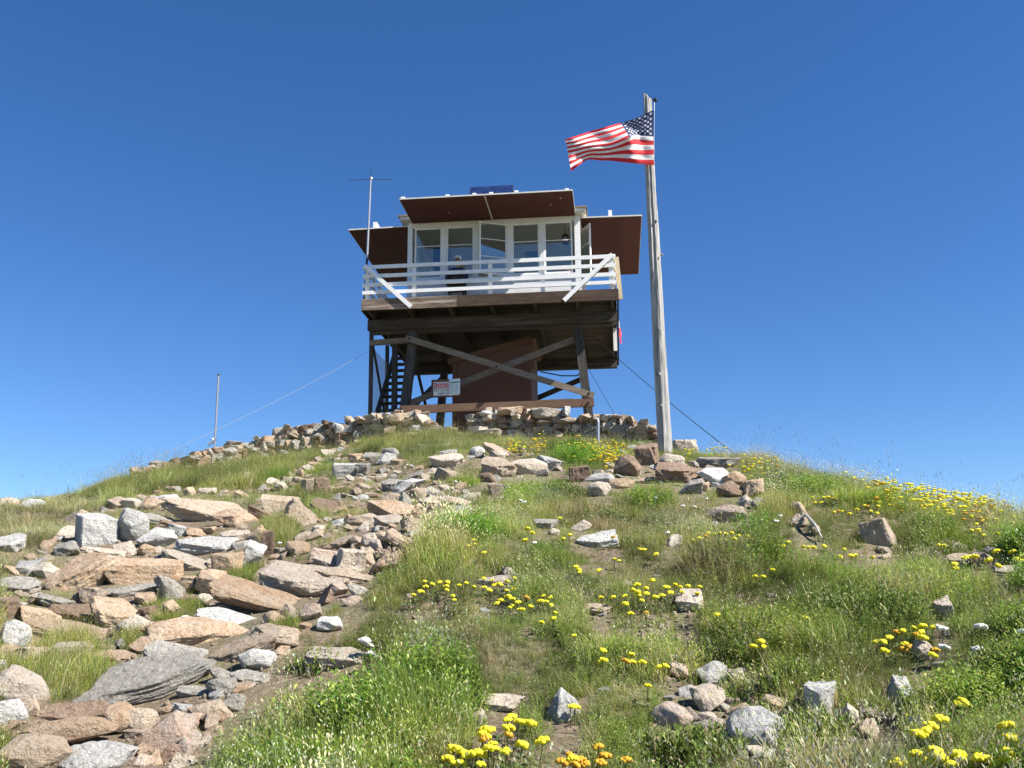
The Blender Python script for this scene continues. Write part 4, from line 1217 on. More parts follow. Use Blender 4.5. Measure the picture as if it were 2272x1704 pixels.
 ('6', 430, 560, 650, 660, 'R', 'round', 0, 'smooth pinkish boulder alone in the grass right of the flagpole'),
 ('6', 885, 540, 995, 615, 'T', 'any', 0, None), ('6', 905, 610, 1005, 695, 'T', 'any', 20, None),
 ('6', 1285, 635, 1495, 800, 'T', 'block', 10, 'large square tan boulder on the right slope with a dark shaded side'),
 ('6', 1000, 670, 1065, 725, 'O', 'any', 0, None), ('6', 185, 725, 290, 800, 'P', 'any', 20, None),
 ('6', 255, 1030, 405, 1165, 'P', 'slab', 0, 'pale overhanging slab behind yellow flowers in the middle of the meadow'),
 ('6', 1780, 830, 1925, 890, 'T', 'slab', 0, None), ('6', 1915, 810, 2085, 930, 'T', 'any', -25, None), ('6', 2040, 900, 2230, 960, 'P', 'slab', -5, None),
 ('6', 1700, 1060, 1815, 1230, 'P', 'slab', 0, None), ('6', -10, 330, 60, 400, 'P', 'any', 0, None), ('6', 0, 400, 150, 440, 'R', 'slab', 0, None),
 ('7', 885, 330, 1525, 545, 'O', 'any', 8, 'biggest orange boulder of the rockfall, speckled grey on its right end'),
 ('7', 890, 470, 1265, 620, 'G', 'slab', -6, None),
 ('7', 480, 550, 1295, 905, 'G', 'slab', 10, 'biggest grey lichen covered boulder at the bottom of the rockfall'),
 ('7', 190, 840, 700, 990, 'B', 'slab', 4, 'brown undercut slab at the lower left, shaded hollow under its edge'),
 ('7', 745, 890, 975, 1040, 'T', 'round', 0, None), ('7', 1155, 835, 1425, 970, 'T', 'any', -15, None), ('7', 955, 920, 1235, 1050, 'R', 'any', 8, None),
 ('7', 80, 940, 705, 1115, 'O', 'round', 5, 'rounded tan and orange boulder beneath the brown undercut slab'),
 ('7', -40, 1050, 455, 1290, 'T', 'round', -5, 'big tan grey boulder in the bottom left corner of the picture'),
 ('7', 380, 1090, 845, 1290, 'W', 'any', -6, 'white and dark grey boulder at the bottom edge beside the corner boulder'),
 ('7', 1285, 430, 1685, 640, 'T', 'slab', 22, 'long tan slab tilted up to the right below the biggest orange boulder'),
 ('7', 1465, 525, 1695, 655, 'W', 'round', 0, 'rounded pale boulder under the tilted tan slab'), ('7', 1415, 650, 1655, 750, 'G', 'slab', 0, None),
 ('7', 1125, 610, 1305, 710, 'T', 'any', 0, None), ('7', 1285, 640, 1425, 725, 'G', 'any', -20, None), ('7', 1525, 370, 1825, 530, 'T', 'any', -12, None),
 ('7', 1885, 510, 2260, 630, 'P', 'slab', 0, 'flat pale slab in the plants right of the rockfall'),
 ('7', 325, 480, 565, 610, 'P', 'block', 0, None), ('7', 55, 510, 255, 630, 'T', 'any', 15, None), ('7', 215, 510, 345, 600, 'T', 'any', -20, None),
 ('7', -20, 590, 45, 700, 'W', 'block', 0, None), ('7', 565, 530, 835, 610, 'O', 'slab', 0, None), ('7', 1265, 700, 1455, 800, 'G', 'any', -10, None),
 ('7', 1355, 800, 1505, 910, 'G', 'any', 15, None), ('7', 1085, 750, 1295, 820, 'G', 'slab', -8, None), ('7', 640, 655, 740, 700, 'G', 'any', 0, None),
 ('8', 975, 800, 1280, 900, 'P', 'slab', 3, 'flat pale slab beside the big leafy bush'), ('8', 935, 890, 1045, 1010, 'P', 'any', 0, None),
 ('8', 1415, 765, 1620, 975, 'W', 'any', 15, 'pointed grey white boulder with a yellow flower in front'),
 ('8', 2060, 850, 2310, 1020, 'R', 'round', -6, 'pink speckled boulder left of the big smooth white boulder'),
 ('9', 395, 880, 745, 1150, 'W', 'round', -12, 'big smooth whitish boulder at the bottom right of the meadow'),
 ('9', 865, 725, 1055, 960, 'W', 'block', -8, 'tall grey white block behind the big smooth boulder'),
 ('9', 885, 890, 965, 1020, 'P', 'block', 0, None), ('9', 1075, 860, 1195, 1010, 'P', 'any', -25, None), ('9', 1195, 860, 1395, 970, 'T', 'slab', -25, None),
 ('9', 1185, 950, 1315, 1070, 'T', 'any', -15, None), ('9', 1345, 680, 1535, 890, 'W', 'any', -10, 'blue grey white boulder at the right of the bare soil'),
 ('9', 165, 740, 375, 900, 'P', 'any', 0, None), ('9', 195, 600, 385, 730, 'W', 'any', 0, None), ('9', 35, 600, 155, 700, 'R', 'any', -25, None),
 ('9', -5, 555, 100, 610, 'G', 'round', 0, None), ('9', 205, 910, 325, 970, 'P', 'round', 0, None), ('9', 725, 1130, 845, 1270, 'R', 'block', 0, None),
 ('9', 825, 1150, 925, 1260, 'P', 'any', 0, None), ('9', 1525, 470, 1645, 590, 'P', 'any', 10, None),
]
ROCKS = []     # (x, y, a, b, rotation) footprints, kept clear of grass
PICS = []      # photo box of every stone that has a label of its own or by its neighbours
CN = {'O': 'orange tan', 'T': 'tan', 'P': 'pale', 'W': 'white', 'G': 'grey', 'B': 'brown', 'R': 'pinkish'}
def place_box(bx, cls, kind, tilt, key, sub, name):
    x0, y0, x1, y1 = bx
    cx = (x0 + x1) / 2; w = x1 - x0; h = y1 - y0
    g = at(cx, y1 - .10 * h)
    dist = math.hypot(g[0], g[1]); mpp = math.hypot(dist, g[2]) / FPX
    a = w * mpp / 2
    tl = math.radians(tilt)
    H = h * mpp
    asp = {'slab': .75, 'block': .8, 'round': .85, 'any': .75}[kind]
    b = a * asp
    ca, sa = abs(math.cos(tl)), abs(math.sin(tl))
    # undo the tilt's effect on the box
    if sa > .05:
        aa = max((a * ca - H / 2 * sa) / max(ca * ca - sa * sa, .25), a * .55); cc = max((H / 2 - aa * sa) / ca, H * .2)
    else: aa, cc = a, H / 2
    c = max(cc - .10 * b, cc * .78) * 1.28       # part of the height is the top seen receding; some is buried
    az = math.atan2(g[0], g[1])
    fx, fy = math.sin(az), math.cos(az)
    me = rock_mesh(key, sub, kind)
    vv = np.empty(len(me.vertices) * 3, np.float32); me.vertices.foreach_get('co', vv); vv = vv.reshape(-1, 3)
    lean = {'slab': random.uniform(15, 32), 'any': random.uniform(10, 30), 'block': random.uniform(4, 16), 'round': random.uniform(5, 20)}[kind]
    MX = Matrix.Rotation(-az + R(random.uniform(-9, 9)), 3, 'Z') @ Matrix.Rotation(R(lean), 3, 'X') @ Matrix.Rotation(-tl, 3, 'Y') @ Matrix.Rotation(R(random.uniform(-14, 14)) + (math.pi if key % 2 else 0), 3, 'Z')
    rot = MX.to_euler(); RMx = np.array(MX)
    kb = {'slab': .46, 'any': .68, 'block': .9, 'round': .8}[kind]        # thickness against depth
    c = b * kb
    px = g[0] + fx * b * .8; py = g[1] + fy * b * .8; zc = float(gz(px, py)) + c * .4
    tx0, tx1, ty0, ty1 = x0 - .04 * w, x1 + .04 * w, y0 - .03 * h, y1 + .12 * h
    for it in range(6):        # size and seat the stone until its outline fills the measured box
        W = (vv * np.array([aa, b, c])) @ RMx.T + np.array([px, py, zc])
        u, v = project(W)
        aa *= float(np.clip((tx1 - tx0) / (u.max() - u.min()), .6, 1.6)) ** (1.0 if sa < .3 else .7)
        q = float(np.clip((ty1 - ty0) / (v.max() - v.min()), .6, 1.6)) ** .9
        b = min(max(b * q, .40 * aa), 1.35 * aa); c *= q
        c = min(max(c, .5 * kb * b, .14 * aa), max(2.2 * kb * b, .3 * aa))
        du = ((tx0 + tx1) - (u.max() + u.min())) / 2 * mpp; dv = ((ty0 + ty1) - (v.max() + v.min())) / 2 * mpp
        px += du * fy; py -= du * fx; zc -= dv
    for f in list(np.linspace(1, .66, 35)):      # bring it forward along the line of sight until it stands clear of the soil
        if zc * f - float(gz(px * f, py * f)) >= .38 * c * f: break
    if f == 1.0:
        best = (1e9, 1.0)
        for f in np.linspace(.8, 1.25, 46):      # or to where it hovers least
            gap = zc * f - float(gz(px * f, py * f)) - .75 * c * f
            if gap < best[0]: best = (gap, f)
            if f >= 1 and gap <= 0: break
        else:
            f = best[1]; zc = (float(gz(px * f, py * f)) + .7 * c * f) / f if best[0] > .12 * c else zc
    px, py, zc, aa, b, c = px * f, py * f, zc * f, aa * f, b * f, c * f
    a = aa
    o = put_rock(name, me, (px, py, zc), (aa, b, c), rot, cls)
    ROCKS.append((px, py, a, b, -az, zc + c))
    return o

# plain-language names for things to point at
LAND = [('the flagpole', 1475, 930), ('the stone steps', 1000, 975), ('the largest white boulder', 215, 1180), ('the long brown slab', 465, 1137),
        ('the upright orange block', 505, 1250), ('the broad tan boulder', 318, 1272), ('the long white lichen rock', 457, 1208), ('the wide pale outcrop', 670, 1285),
        ('the huge orange boulder', 585, 1335), ('the biggest orange boulder', 435, 1410), ('the long whitish rock', 515, 1370), ('the biggest grey boulder', 320, 1515),
        ('the brown undercut slab', 160, 1580), ('the lichened white boulder', 35, 1405), ('the white faced boulder', 767, 1044), ('the broad orange tan rock', 868, 1130),
        ('the yellow flower patch', 1320, 1015), ('the long layered brown rock', 1508, 1050), ('the smooth pinkish boulder', 1612, 1140), ('the square tan boulder', 1947, 1182),
        ('the big smooth boulder', 1678, 1620), ('the big leafy bush', 790, 1590), ('the tall grey white block', 1818, 1550), ('the pointed grey boulder', 1247, 1565),
        ('the pale overhanging slab', 1530, 1330), ('the central rock row', 1140, 1030), ('the sloping tan slab', 175, 1270), ('the flat pale slab', 760, 1455),
        ('the tilted tan slab', 537, 1440), ('the bright white rock', 907, 1080), ('the corner boulder', 80, 1670), ('the white skyline rock', 71, 1120)]
USED = set()
SH = {'slab': 'slab', 'block': 'block', 'round': 'rounded rock', 'any': 'rock'}
def rel(dx, dy):
    if abs(dx) > 1.6 * abs(dy): return 'right of' if dx > 0 else 'left of'
    if abs(dy) > 1.6 * abs(dx): return 'below' if dy > 0 else 'above'
    return ('lower right of' if dx > 0 else 'lower left of') if dy > 0 else ('upper right of' if dx > 0 else 'upper left of')
def auto_label(bx, cls, kind, size=''):
    cx, cy = (bx[0] + bx[2]) / 2, (bx[1] + bx[3]) / 2
    ls = sorted(LAND, key=lambda l: (l[1] - cx) ** 2 + (l[2] - cy) ** 2)
    body = (size + ' ' + CN[cls] + ' ' + SH[kind]).strip()
    cands = []
    for l in ls[:2]:
        cands.append(f'{body} {rel(cx - l[1], cy - l[2])} {l[0]}')
    for i, j in ((0, 1), (0, 2), (1, 2), (0, 3)):
        cands.append(f'{body} {rel(cx - ls[i][1], cy - ls[i][2])} {ls[i][0]}, {rel(cx - ls[j][1], cy - ls[j][2])} {ls[j][0]}')
    for c in cands:
        if c not in USED and len(c.split()) <= 16:
            return c
    return None

for i, (f, x0, y0, x1, y1, cls, kind, tilt, lab) in enumerate(RK):
    fx, fy, fs_ = FR[f]
    bx = (fx + x0 * fs_, fy + y0 * fs_, fx + x1 * fs_, fy + y1 * fs_)
    w = bx[2] - bx[0]
    big = w > 100
    o = place_box(bx, cls, kind, tilt, 100 + i if big else 20 + i % 23, 6 if w > 170 else (5 if big else 4), 'boulder' if w > 75 else 'rock')
    if lab is None: lab = auto_label(bx, cls, kind, 'small' if w < 45 else '')
    USED.add(lab)
    props(o, lab, 'boulder' if w > 75 else 'rock', 'loose rocks scattered over the hillside')
    PICS.append(bx)

# smaller stones that fill the rockfall between the measured ones
FIELD = [(0, 1290), (120, 1200), (180, 1150), (270, 1120), (370, 1090), (560, 1095), (690, 1030), (760, 990), (840, 1010), (930, 1040), (1040, 1085), (1050, 1110), (960, 1165), (930, 1225),
         (820, 1290), (740, 1330), (700, 1370), (640, 1440), (560, 1520), (500, 1600), (420, 1704), (0, 1704)]
POCKETS = [(540, 1265, 42), (390, 1345, 62), (615, 1185, 45), (150, 1490, 95), (60, 1490, 60), (690, 1110, 45), (300, 1420, 40), (310, 1180, 28), (720, 1060, 35), (640, 1400, 30)]
def in_field(px, py):
    r_ = inpoly(px, py, FIELD)
    for cx, cy, q in POCKETS: r_ &= ((np.asarray(px) - cx) ** 2 + ((np.asarray(py) - cy) * 1.3) ** 2 > q * q)
    return r_
small = []
tries = 0
while len(small) < 700 and tries < 60000:
    tries += 1
    px, py = random.uniform(-10, 1060), random.uniform(985, 1704)
    if not bool(in_field(px, py)): continue
    s = random.choice((.6, .8, 1.0, 1.2, 1.5, 1.9)) * (24 + (py - 990) * .078)
    if any((px - a[0]) ** 2 + ((py - a[1]) * 1.5) ** 2 < (.30 * (s + a[2])) ** 2 for a in small): continue
    inside = 0
    for b in PICS:
        e = min(.22 * s, .5 * (b[2] - b[0]))
        if b[0] - .1 * e < px < b[2] + .1 * e and b[1] < py < b[3] + e: inside = 1; break
    if inside: continue
    small.append((px, py, s))
tries = 0; more = []
while len(more) < 1700 and tries < 60000:
    tries += 1
    px, py = random.uniform(-10, 1060), random.uniform(985, 1704)
    if not bool(in_field(px, py)): continue
    q = random.uniform(.7, 1.4) * (14 + (py - 990) * .036)
    if any((px - a[0]) ** 2 + ((py - a[1]) * 1.4) ** 2 < (.33 * (q + a[2])) ** 2 for a in small + more): continue
    if any(b[0] < px < b[2] and b[1] < py < b[3] + .08 * q for b in PICS): continue
    more.append((px, py, q))
small += more
EXTRA = [[(1290, 1060), (1340, 995), (1400, 965), (1480, 1005), (1600, 1025), (1690, 1095), (1690, 1130), (1620, 1105), (1480, 1075)],
         [(930, 1010), (1000, 988), (1070, 985), (1180, 1015), (1240, 1035), (1240, 1060), (1120, 1085), (940, 1030)],
         [(1440, 1540), (1620, 1500), (1900, 1540), (1950, 1650), (1700, 1704), (1480, 1610)], [(1880, 1205), (2200, 1215), (2230, 1260), (1960, 1240)], [(830, 985), (960, 975), (1010, 1000), (860, 1010)]]
for poly, n_ in zip(EXTRA, (42, 26, 40, 14, 10)):
    k = 0
    while k < n_:
        px, py = random.uniform(min(p[0] for p in poly), max(p[0] for p in poly)), random.uniform(min(p[1] for p in poly), max(p[1] for p in poly))
        if bool(inpoly(px, py, poly)): small.append((px, py, random.uniform(16, 42) * (.7 + (py - 950) / 900))); k += 1
for _ in range(60):   # a few stones lying out in the meadow
    px, py = random.uniform(900, 2250), random.uniform(1100, 1690)
    s = random.uniform(12, 22) * (1 + (py - 1000) / 900)
    small.append((px, py, s))
order = sorted(range(len(small)), key=lambda i: -small[i][2])
PT = at(np.array([s[0] for s in small]), np.array([s[1] for s in small]))
rub_v, rub_f, nv_ = [], [], 0
n_named = 0
rub_cls = {k: ([], []) for k in RM}
for rank, i in enumerate(order):
    px, py, s = small[i]; g = PT[i]
    mpp = np.linalg.norm(g) / FPX
    cls = random.choice('OOOTTTPPWGBR') if px < 1100 else random.choice('PPTWG')
    kind = random.choice(('slab', 'any', 'any', 'slab'))
    a = s * mpp / 2; b = a * random.uniform(.6, 1.0); c = a * (random.uniform(.25, .45) if kind == 'slab' else random.uniform(.4, .75))
    loc = (g[0], g[1] + b * .3, g[2] + c * .5)
    rot = tuple((Matrix.Rotation(R(random.uniform(2, 42)), 3, 'X') @ Matrix.Rotation(R(random.uniform(-25, 25)), 3, 'Y') @ Matrix.Rotation(random.uniform(0, 6.28), 3, 'Z')).to_euler())
    ROCKS.append((loc[0], loc[1], a, a, 0, loc[2] + c))
    if rank < 110:
        o = put_rock('rock', rock_mesh(50 + rank % 31, 3, kind), loc, (a, b, c), rot, cls)
        bx = (px - s / 2, py - s / 3, px + s / 2, py + s / 3)
        lab = auto_label(bx, cls, kind, 'small')
        if lab is None: lab = f'small {CN[cls]} stones wedged between the bigger rocks'
        USED.add(lab)
        props(o, lab, 'rock', 'loose rocks scattered over the hillside')
    else:
        V, F = hull_rock(rank % 61, kind, 2)
        Mx = (Euler(rot).to_matrix() @ Matrix.Diagonal((a, b, c)))
        W = V @ np.array(Mx).T + np.array(loc)
        L = rub_cls[cls]; L[1].append(F + sum(len(v) for v in L[0])); L[0].append(W)
first = None
me = None
Vall, Fall, mi = [], [], []
for ci, (k, (vs_, fs_)) in enumerate(rub_cls.items()):
    for v, f in zip(vs_, fs_): pass
    if vs_:
        off = sum(len(v) for v in Vall)
        Vall += vs_; ff = np.concatenate(fs_) + off; Fall.append(ff); mi += [ci] * len(ff)
me = mesh_np('rubble', np.concatenate(Vall), np.concatenate(Fall), RM['O'])
me.materials.clear()
for k in rub_cls: me.materials.append(RM[k])
me.polygons.foreach_set('material_index', np.array(mi, np.int32)); me.shade_smooth(); me.set_sharp_from_angle(angle=R(17))
props(link('rubble', me), 'small broken stones filling the gaps of the rockfall', 'rubble', kind='stuff')

# gravel between the stones
def gravel():
    n = 1500; px = rng.uniform(-20, 1060, n); py = rng.uniform(985, 1704, n)
    k = in_field(px, py); px, py = px[k], py[k]
    ex = 260; qx = rng.normal(1700, 130, ex); qy = rng.normal(1570, 70, ex); px = np.concatenate([px, qx, rng.normal(1450, 60, 70), rng.normal(1560, 60, 70)]); py = np.concatenate([py, qy, rng.normal(1410, 25, 70), rng.normal(1480, 30, 70)])
    P = at(px, py)
    V0, F0 = ICO[2]
    bm = bmesh.new(); bmesh.ops.create_icosphere(bm, subdivisions=1, radius=1.0)
    V0 = np.array([v.co[:] for v in bm.verts]); F0 = np.array([[v.index for v in f.verts] for f in bm.faces]); bm.free()
    m = len(P)
    s = rng.uniform(.006, .024, (m, 1, 1)) * rng.uniform(.35, 1.3, (m, 1, 3))
    V = V0[None] * (1 + rng.uniform(-.25, .25, (m, len(V0), 1))) * s + P[:, None, :] + np.array([0, 0, .005])
    F = F0[None] + (np.arange(m) * len(V0))[:, None, None]
    me = mesh_np('gravel', V.reshape(-1, 3), F.reshape(-1, 3), RM['T'])
    props(link('gravel', me), 'loose gravel and stone chips between the rocks', 'gravel', kind='stuff')
gravel()

# ------------------------------------------------------------------ dry-stone walls on the summit
def wall(name, label, top, bot, back, cap=()):
    xs = [p[0] for p in top]
    xm = (xs[0] + xs[-1]) / 2
    b0 = Vector(at(xm, np.interp(xm, *zip(*bot))))
    w = empty(name, b0, label, 'stone wall')
    n = 0
    x = xs[0]
    cols = []
    row = 0
    ytop = lambda x: np.interp(x, *zip(*top)); ybot = lambda x: np.interp(x, *zip(*bot))
    maxh = max(ybot(x) - ytop(x) for x in np.linspace(xs[0], xs[-1], 50))
    y = 0.0
    while y < maxh + 6:
        hrow = random.uniform(10, 17)
        x = xs[0] + random.uniform(-8, 8)
        while x < xs[-1]:
            sw = random.uniform(16, 36); sh_ = hrow * random.uniform(.8, 1.35)
            cx = x + sw / 2; cy = ybot(cx) - y - hrow / 2 + random.uniform(-2.5, 2.5)
            if cy - sh_ * .25 > ytop(cx) - 3:
                rr_ = np.interp(np.degrees(math.atan2(*ray(cx, cy)[:2])), _fa, RCF) + back
                d = ray(cx, cy); k = rr_ / math.hypot(d[0], d[1]); p = Vector(d * k)
                mpp = rr_ / FPX * 1.02
                p += Vector((0, random.uniform(-.08, .10) + .0025 * y, 0))
                cls = random.choice('TTGGBBORGTP') if cx > 800 else random.choice('BBTGGBOG')  # left stretch: browner, darker stone mix puts the wall's shade into the colour
                kind = random.choice(('slab', 'any', 'block', 'slab'))
                o = put_rock('stone', rock_mesh(50 + n % 31, 3, kind), p, (sw * mpp * .56, random.uniform(.15, .24), sh_ * mpp * .60),
                             (R(random.uniform(-14, 14)), R(random.uniform(-14, 14)), R(random.uniform(-25, 25) + (28 if cx < 700 else 0))), cls, w, b0)
                n += 1
            x += sw * .80
        y += hrow * .86
    for cx, cy, sw, sh_, cls, kind, tilt in cap:
        rr_ = np.interp(np.degrees(math.atan2(*ray(cx, cy)[:2])), _fa, RCF) + back - .05
        d = ray(cx, cy); k = rr_ / math.hypot(d[0], d[1]); p = Vector(d * k); mpp = rr_ / FPX
        put_rock('stone', rock_mesh(20 + n % 23, 3, kind), p, (sw * mpp / 2, .22, sh_ * mpp / 2), (0, R(-tilt), R(random.uniform(-10, 10))), cls, w, b0)
        n += 1
    return n
W2 = lambda x, y: (600 + x * .17179, 880 + y * .17179)
W3 = lambda x, y: (1020 + x * .20796, 880 + y * .20796)
capL = [(*W2(1510, 250), 26, 17, 'P', 'any', 0), (*W2(1335, 260), 14, 13, 'P', 'block', 0), (*W2(1640, 290), 62, 20, 'T', 'slab', 14), (*W2(1960, 300), 42, 24, 'P', 'any', -18),
        (*W2(1180, 310), 38, 18, 'T', 'any', -8), (*W2(1780, 350), 56, 13, 'T', 'slab', 14), (*W2(1880, 420), 44, 16, 'W', 'slab', 6), (*W2(1560, 440), 30, 20, 'T', 'block', 0), (*W2(1720, 450), 26, 16, 'O', 'any', -18),
        (*W2(720, 345), 20, 10, 'B', 'slab', -20), (*W2(220, 400), 17, 14, 'P', 'any', 0), (*W2(890, 430), 28, 26, 'W', 'any', -30), (*W2(330, 610), 20, 13, 'W', 'round', 0), (*W2(1380, 330), 30, 10, 'P', 'slab', -10),
        (415, 1022, 58, 9, 'G', 'slab', 14), (443, 1011, 20, 18, 'O', 'round', 0), (300, 1044, 26, 13, 'P', 'any', 5), (336, 1037, 26, 14, 'P', 'any', 10), (571, 973, 17, 9, 'W', 'any', 0), (562, 1000, 20, 7, 'W', 'slab', 0), (512, 1004, 30, 22, 'G', 'round', 0)]
nL = wall('stone_wall', 'long low dry stone wall running down the skyline left of the tower',
     [(285, 1043), (330, 1034), (380, 1024), (430, 1006), (450, 1000), (510, 982), (570, 970), (638, 947), (680, 941), (720, 936), (790, 929), (840, 920), (880, 912), (935, 913), (958, 928)],
     [(285, 1056), (330, 1054), (400, 1052), (450, 1046), (520, 1034), (600, 1016), (680, 1004), (760, 998), (850, 990), (920, 986), (958, 982)], -.28, capL)
capR = [(*W3(285, 190), 30, 13, 'W', 'round', 0), (*W3(540, 160), 62, 17, 'O', 'block', 2), (*W3(720, 175), 12, 17, 'T', 'block', 0), (*W3(915, 190), 72, 24, 'P', 'slab', -3),
        (*W3(1135, 170), 15, 24, 'W', 'block', 0), (*W3(1145, 265), 58, 18, 'T', 'round', -4), (*W3(345, 235), 46, 12, 'P', 'slab', 8), (*W3(900, 270), 40, 17, 'P', 'any', 10), (*W3(620, 235), 30, 14, 'P', 'any', 8),
        (*W3(1570, 225), 30, 18, 'W', 'any', 15), (*W3(1680, 220), 24, 13, 'R', 'any', 0), (*W3(1740, 285), 18, 18, 'T', 'block', 0), (*W3(1820, 245), 24, 15, 'T', 'any', -15), (*W3(1955, 280), 26, 11, 'P', 'slab', 0),
        (*W3(1740, 380), 66, 40, 'G', 'round', 0), (*W3(1990, 390), 52, 42, 'T', 'any', -40), (*W3(1340, 230), 30, 18, 'T', 'any', 0), (*W3(1440, 240), 16, 17, 'O', 'block', 0), (*W3(1600, 320), 12, 20, 'P', 'block', 0),
        (*W3(1545, 340), 14, 18, 'P', 'block', 0), (*W3(1650, 285), 10, 16, 'P', 'block', 0), (*W3(570, 190), 10, 14, 'G', 'block', 0)]
nR = wall('stone_wall', 'low dry stone wall in front of the tower between the steps and the flagpole',
     [(1040, 925), (1060, 915), (1110, 912), (1160, 915), (1260, 918), (1330, 922), (1390, 926), (1430, 938), (1450, 950)],
     [(1040, 974), (1100, 980), (1180, 976), (1260, 980), (1330, 986), (1400, 996), (1450, 998)], -.3, capR)
# stone steps in the gap
s0 = Vector(at(1000, 985))
st = empty('stone_steps', s0, 'rough flat stone steps climbing through the gap between the two walls', 'steps')
for cx, cy, sw, sh_, cls, tilt in ((985, 956, 78, 12, 'T', 2), (1000, 967, 70, 10, 'G', 0), (990, 978, 72, 9, 'P', 0), (985, 990, 52, 8, 'T', 0), (905, 972, 78, 18, 'T', 6), (920, 988, 62, 22, 'T', 0), (965, 968, 22, 14, 'T', 0),
                                   (1060, 958, 46, 18, 'P', 4), (1085, 962, 60, 16, 'P', 0), (1045, 950, 24, 8, 'T', 0)):
    d = ray(cx, cy); rr_ = np.interp(np.degrees(math.atan2(d[0], d[1])), _fa, RCF) - .25 - (cy - 950) * .03
    p = Vector(d * (rr_ / math.hypot(d[0], d[1])))
    put_rock('step', rock_mesh(int(cx) % 23 + 20, 3, 'slab'), p, (sw * rr_ / FPX / 2, .24, sh_ * rr_ / FPX / 2), (0, R(-tilt), R(random.uniform(-8, 8))), cls, st, s0)
RK_ARR = np.array(ROCKS)

# ------------------------------------------------------------------ plants
class PB:
    """plant builder: blades and leaves with their own colours"""
    def __init__(s, seed): s.V = []; s.Q = []; s.T = []; s.C = []; s.g = np.random.default_rng(seed)
    def blade(s, base, az, L, w, lean, curl, c0, c1, seg=3):
        g = s.g; p = np.array(base, float); n0 = len(s.V)
        dx, dy = math.cos(az), math.sin(az); sx, sy = -dy, dx
        tw = g.uniform(-.8, .8)
        sx, sy = sx * math.cos(tw) + dx * math.sin(tw), sy * math.cos(tw) + dy * math.sin(tw)
        th = lean
        for i in range(seg + 1):
            t = i / seg; ww = w * (1 - .85 * t ** 1.4) / 2
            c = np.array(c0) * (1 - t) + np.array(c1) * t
            if i < seg:
                s.V += [(p[0] - sx * ww, p[1] - sy * ww, p[2]), (p[0] + sx * ww, p[1] + sy * ww, p[2])]; s.C += [c, c]
            else: s.V.append(tuple(p)); s.C.append(c)
            p = p + L / seg * np.array([dx * math.sin(th), dy * math.sin(th), math.cos(th)]); th += curl / seg
        for i in range(seg - 1): a = n0 + 2 * i; s.Q.append((a, a + 1, a + 3, a + 2))
        a = n0 + 2 * (seg - 1); s.T.append((a, a + 1, a + 2))
        return p
    def leaf(s, base, d, nrm, L, w, c, droop=.25, mid=.45):
        d = np.array(d, float); d /= np.linalg.norm(d) + 1e-9; n_ = np.array(nrm, float); sd = np.cross(d, n_); sd /= np.linalg.norm(sd) + 1e-9
        b = np.array(base, float); n0 = len(s.V); n_ = np.cross(sd, d)
        m = b + d * L * mid + n_ * .02 * L; e = b + d * L - np.array([0, 0, droop * L])
        s.V += [tuple(b), tuple(m - sd * w / 2 + n_ * .12 * w), tuple(m - n_ * .06 * w), tuple(m + sd * w / 2 + n_ * .12 * w), tuple(e)]
        s.C += [c] * 5
        s.T += [(n0, n0 + 2, n0 + 1), (n0, n0 + 3, n0 + 2), (n0 + 1, n0 + 2, n0 + 4), (n0 + 2, n0 + 3, n0 + 4)]
    def blob(s, c, r, col, nz=1.0):
        c = np.array(c, float); n0 = len(s.V)
        g = s.g
        for dx, dy, dz in ((1, 0, 0), (-1, 0, 0), (0, 1, 0), (0, -1, 0), (0, 0, 1), (0, 0, -1)):
            k = r * g.uniform(.8, 1.2); s.V.append((c[0] + dx * k, c[1] + dy * k, c[2] + dz * k * nz)); s.C.append(col)
        for a, b in ((0, 2), (2, 1), (1, 3), (3, 0)):
            s.T += [(n0 + a, n0 + b, n0 + 4), (n0 + b, n0 + a, n0 + 5)]
    def mesh(s, name, m):
        f = []
        if s.Q: f.append(np.array(s.Q))
        if s.T: f.append(np.array(s.T))
        return mesh_np(name, np.array(s.V), f, m, np.array(s.C))

def jc(g, c, a=.22):
    k = 1 + g.uniform(-a, a); return (c[0] * k * (1 + g.uniform(-.12, .12)), c[1] * k, c[2] * k * (1 + g.uniform(-.15, .15)))
GREEN, DEEP, LIME, STRAW, OLIVE, SAGE, RUST = (.195, .25, .050), (.085, .135, .024), (.315, .365, .085), (.58, .52, .32), (.31, .295, .095), (.41, .43, .23), (.31, .19, .09)
PALE = (.64, .63, .38)

def grass(seed, n, h, w, cols, spread, lean=.5, dry=.15):
    b = PB(seed); g = b.g
    for i in range(n):
        az = g.uniform(0, 6.28); r_ = spread * math.sqrt(g.random())
        c = jc(g, STRAW if g.random() < dry else cols[g.integers(len(cols))])
        a2 = g.uniform(0, 6.28)
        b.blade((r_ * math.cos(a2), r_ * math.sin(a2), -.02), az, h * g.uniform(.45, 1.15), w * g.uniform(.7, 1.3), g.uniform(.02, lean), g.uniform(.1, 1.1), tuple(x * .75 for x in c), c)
    return b
def add_seed_heads(b, n, h, spread, headc, stemc, hl=.022, hw=.006, nod=.6):
    g = b.g
    for i in range(n):
        a2 = g.uniform(0, 6.28); r_ = spread * math.sqrt(g.random()); az = g.uniform(0, 6.28)
        e = b.blade((r_ * math.cos(a2), r_ * math.sin(a2), 0), az, h * g.uniform(.7, 1.15), .0028, g.uniform(0, .25), g.uniform(.1, .5), jc(g, stemc), jc(g, stemc), 3)
        d = np.array([math.cos(az) * nod, math.sin(az) * nod, 1.0]); d /= np.linalg.norm(d)
        for k in range(2):
            b.leaf(e - d * .004, d, (g.normal(), g.normal(), .2), hl * g.uniform(.8, 1.3), hw * g.uniform(.8, 1.3), jc(g, headc, .15), 0, .5)
    return b
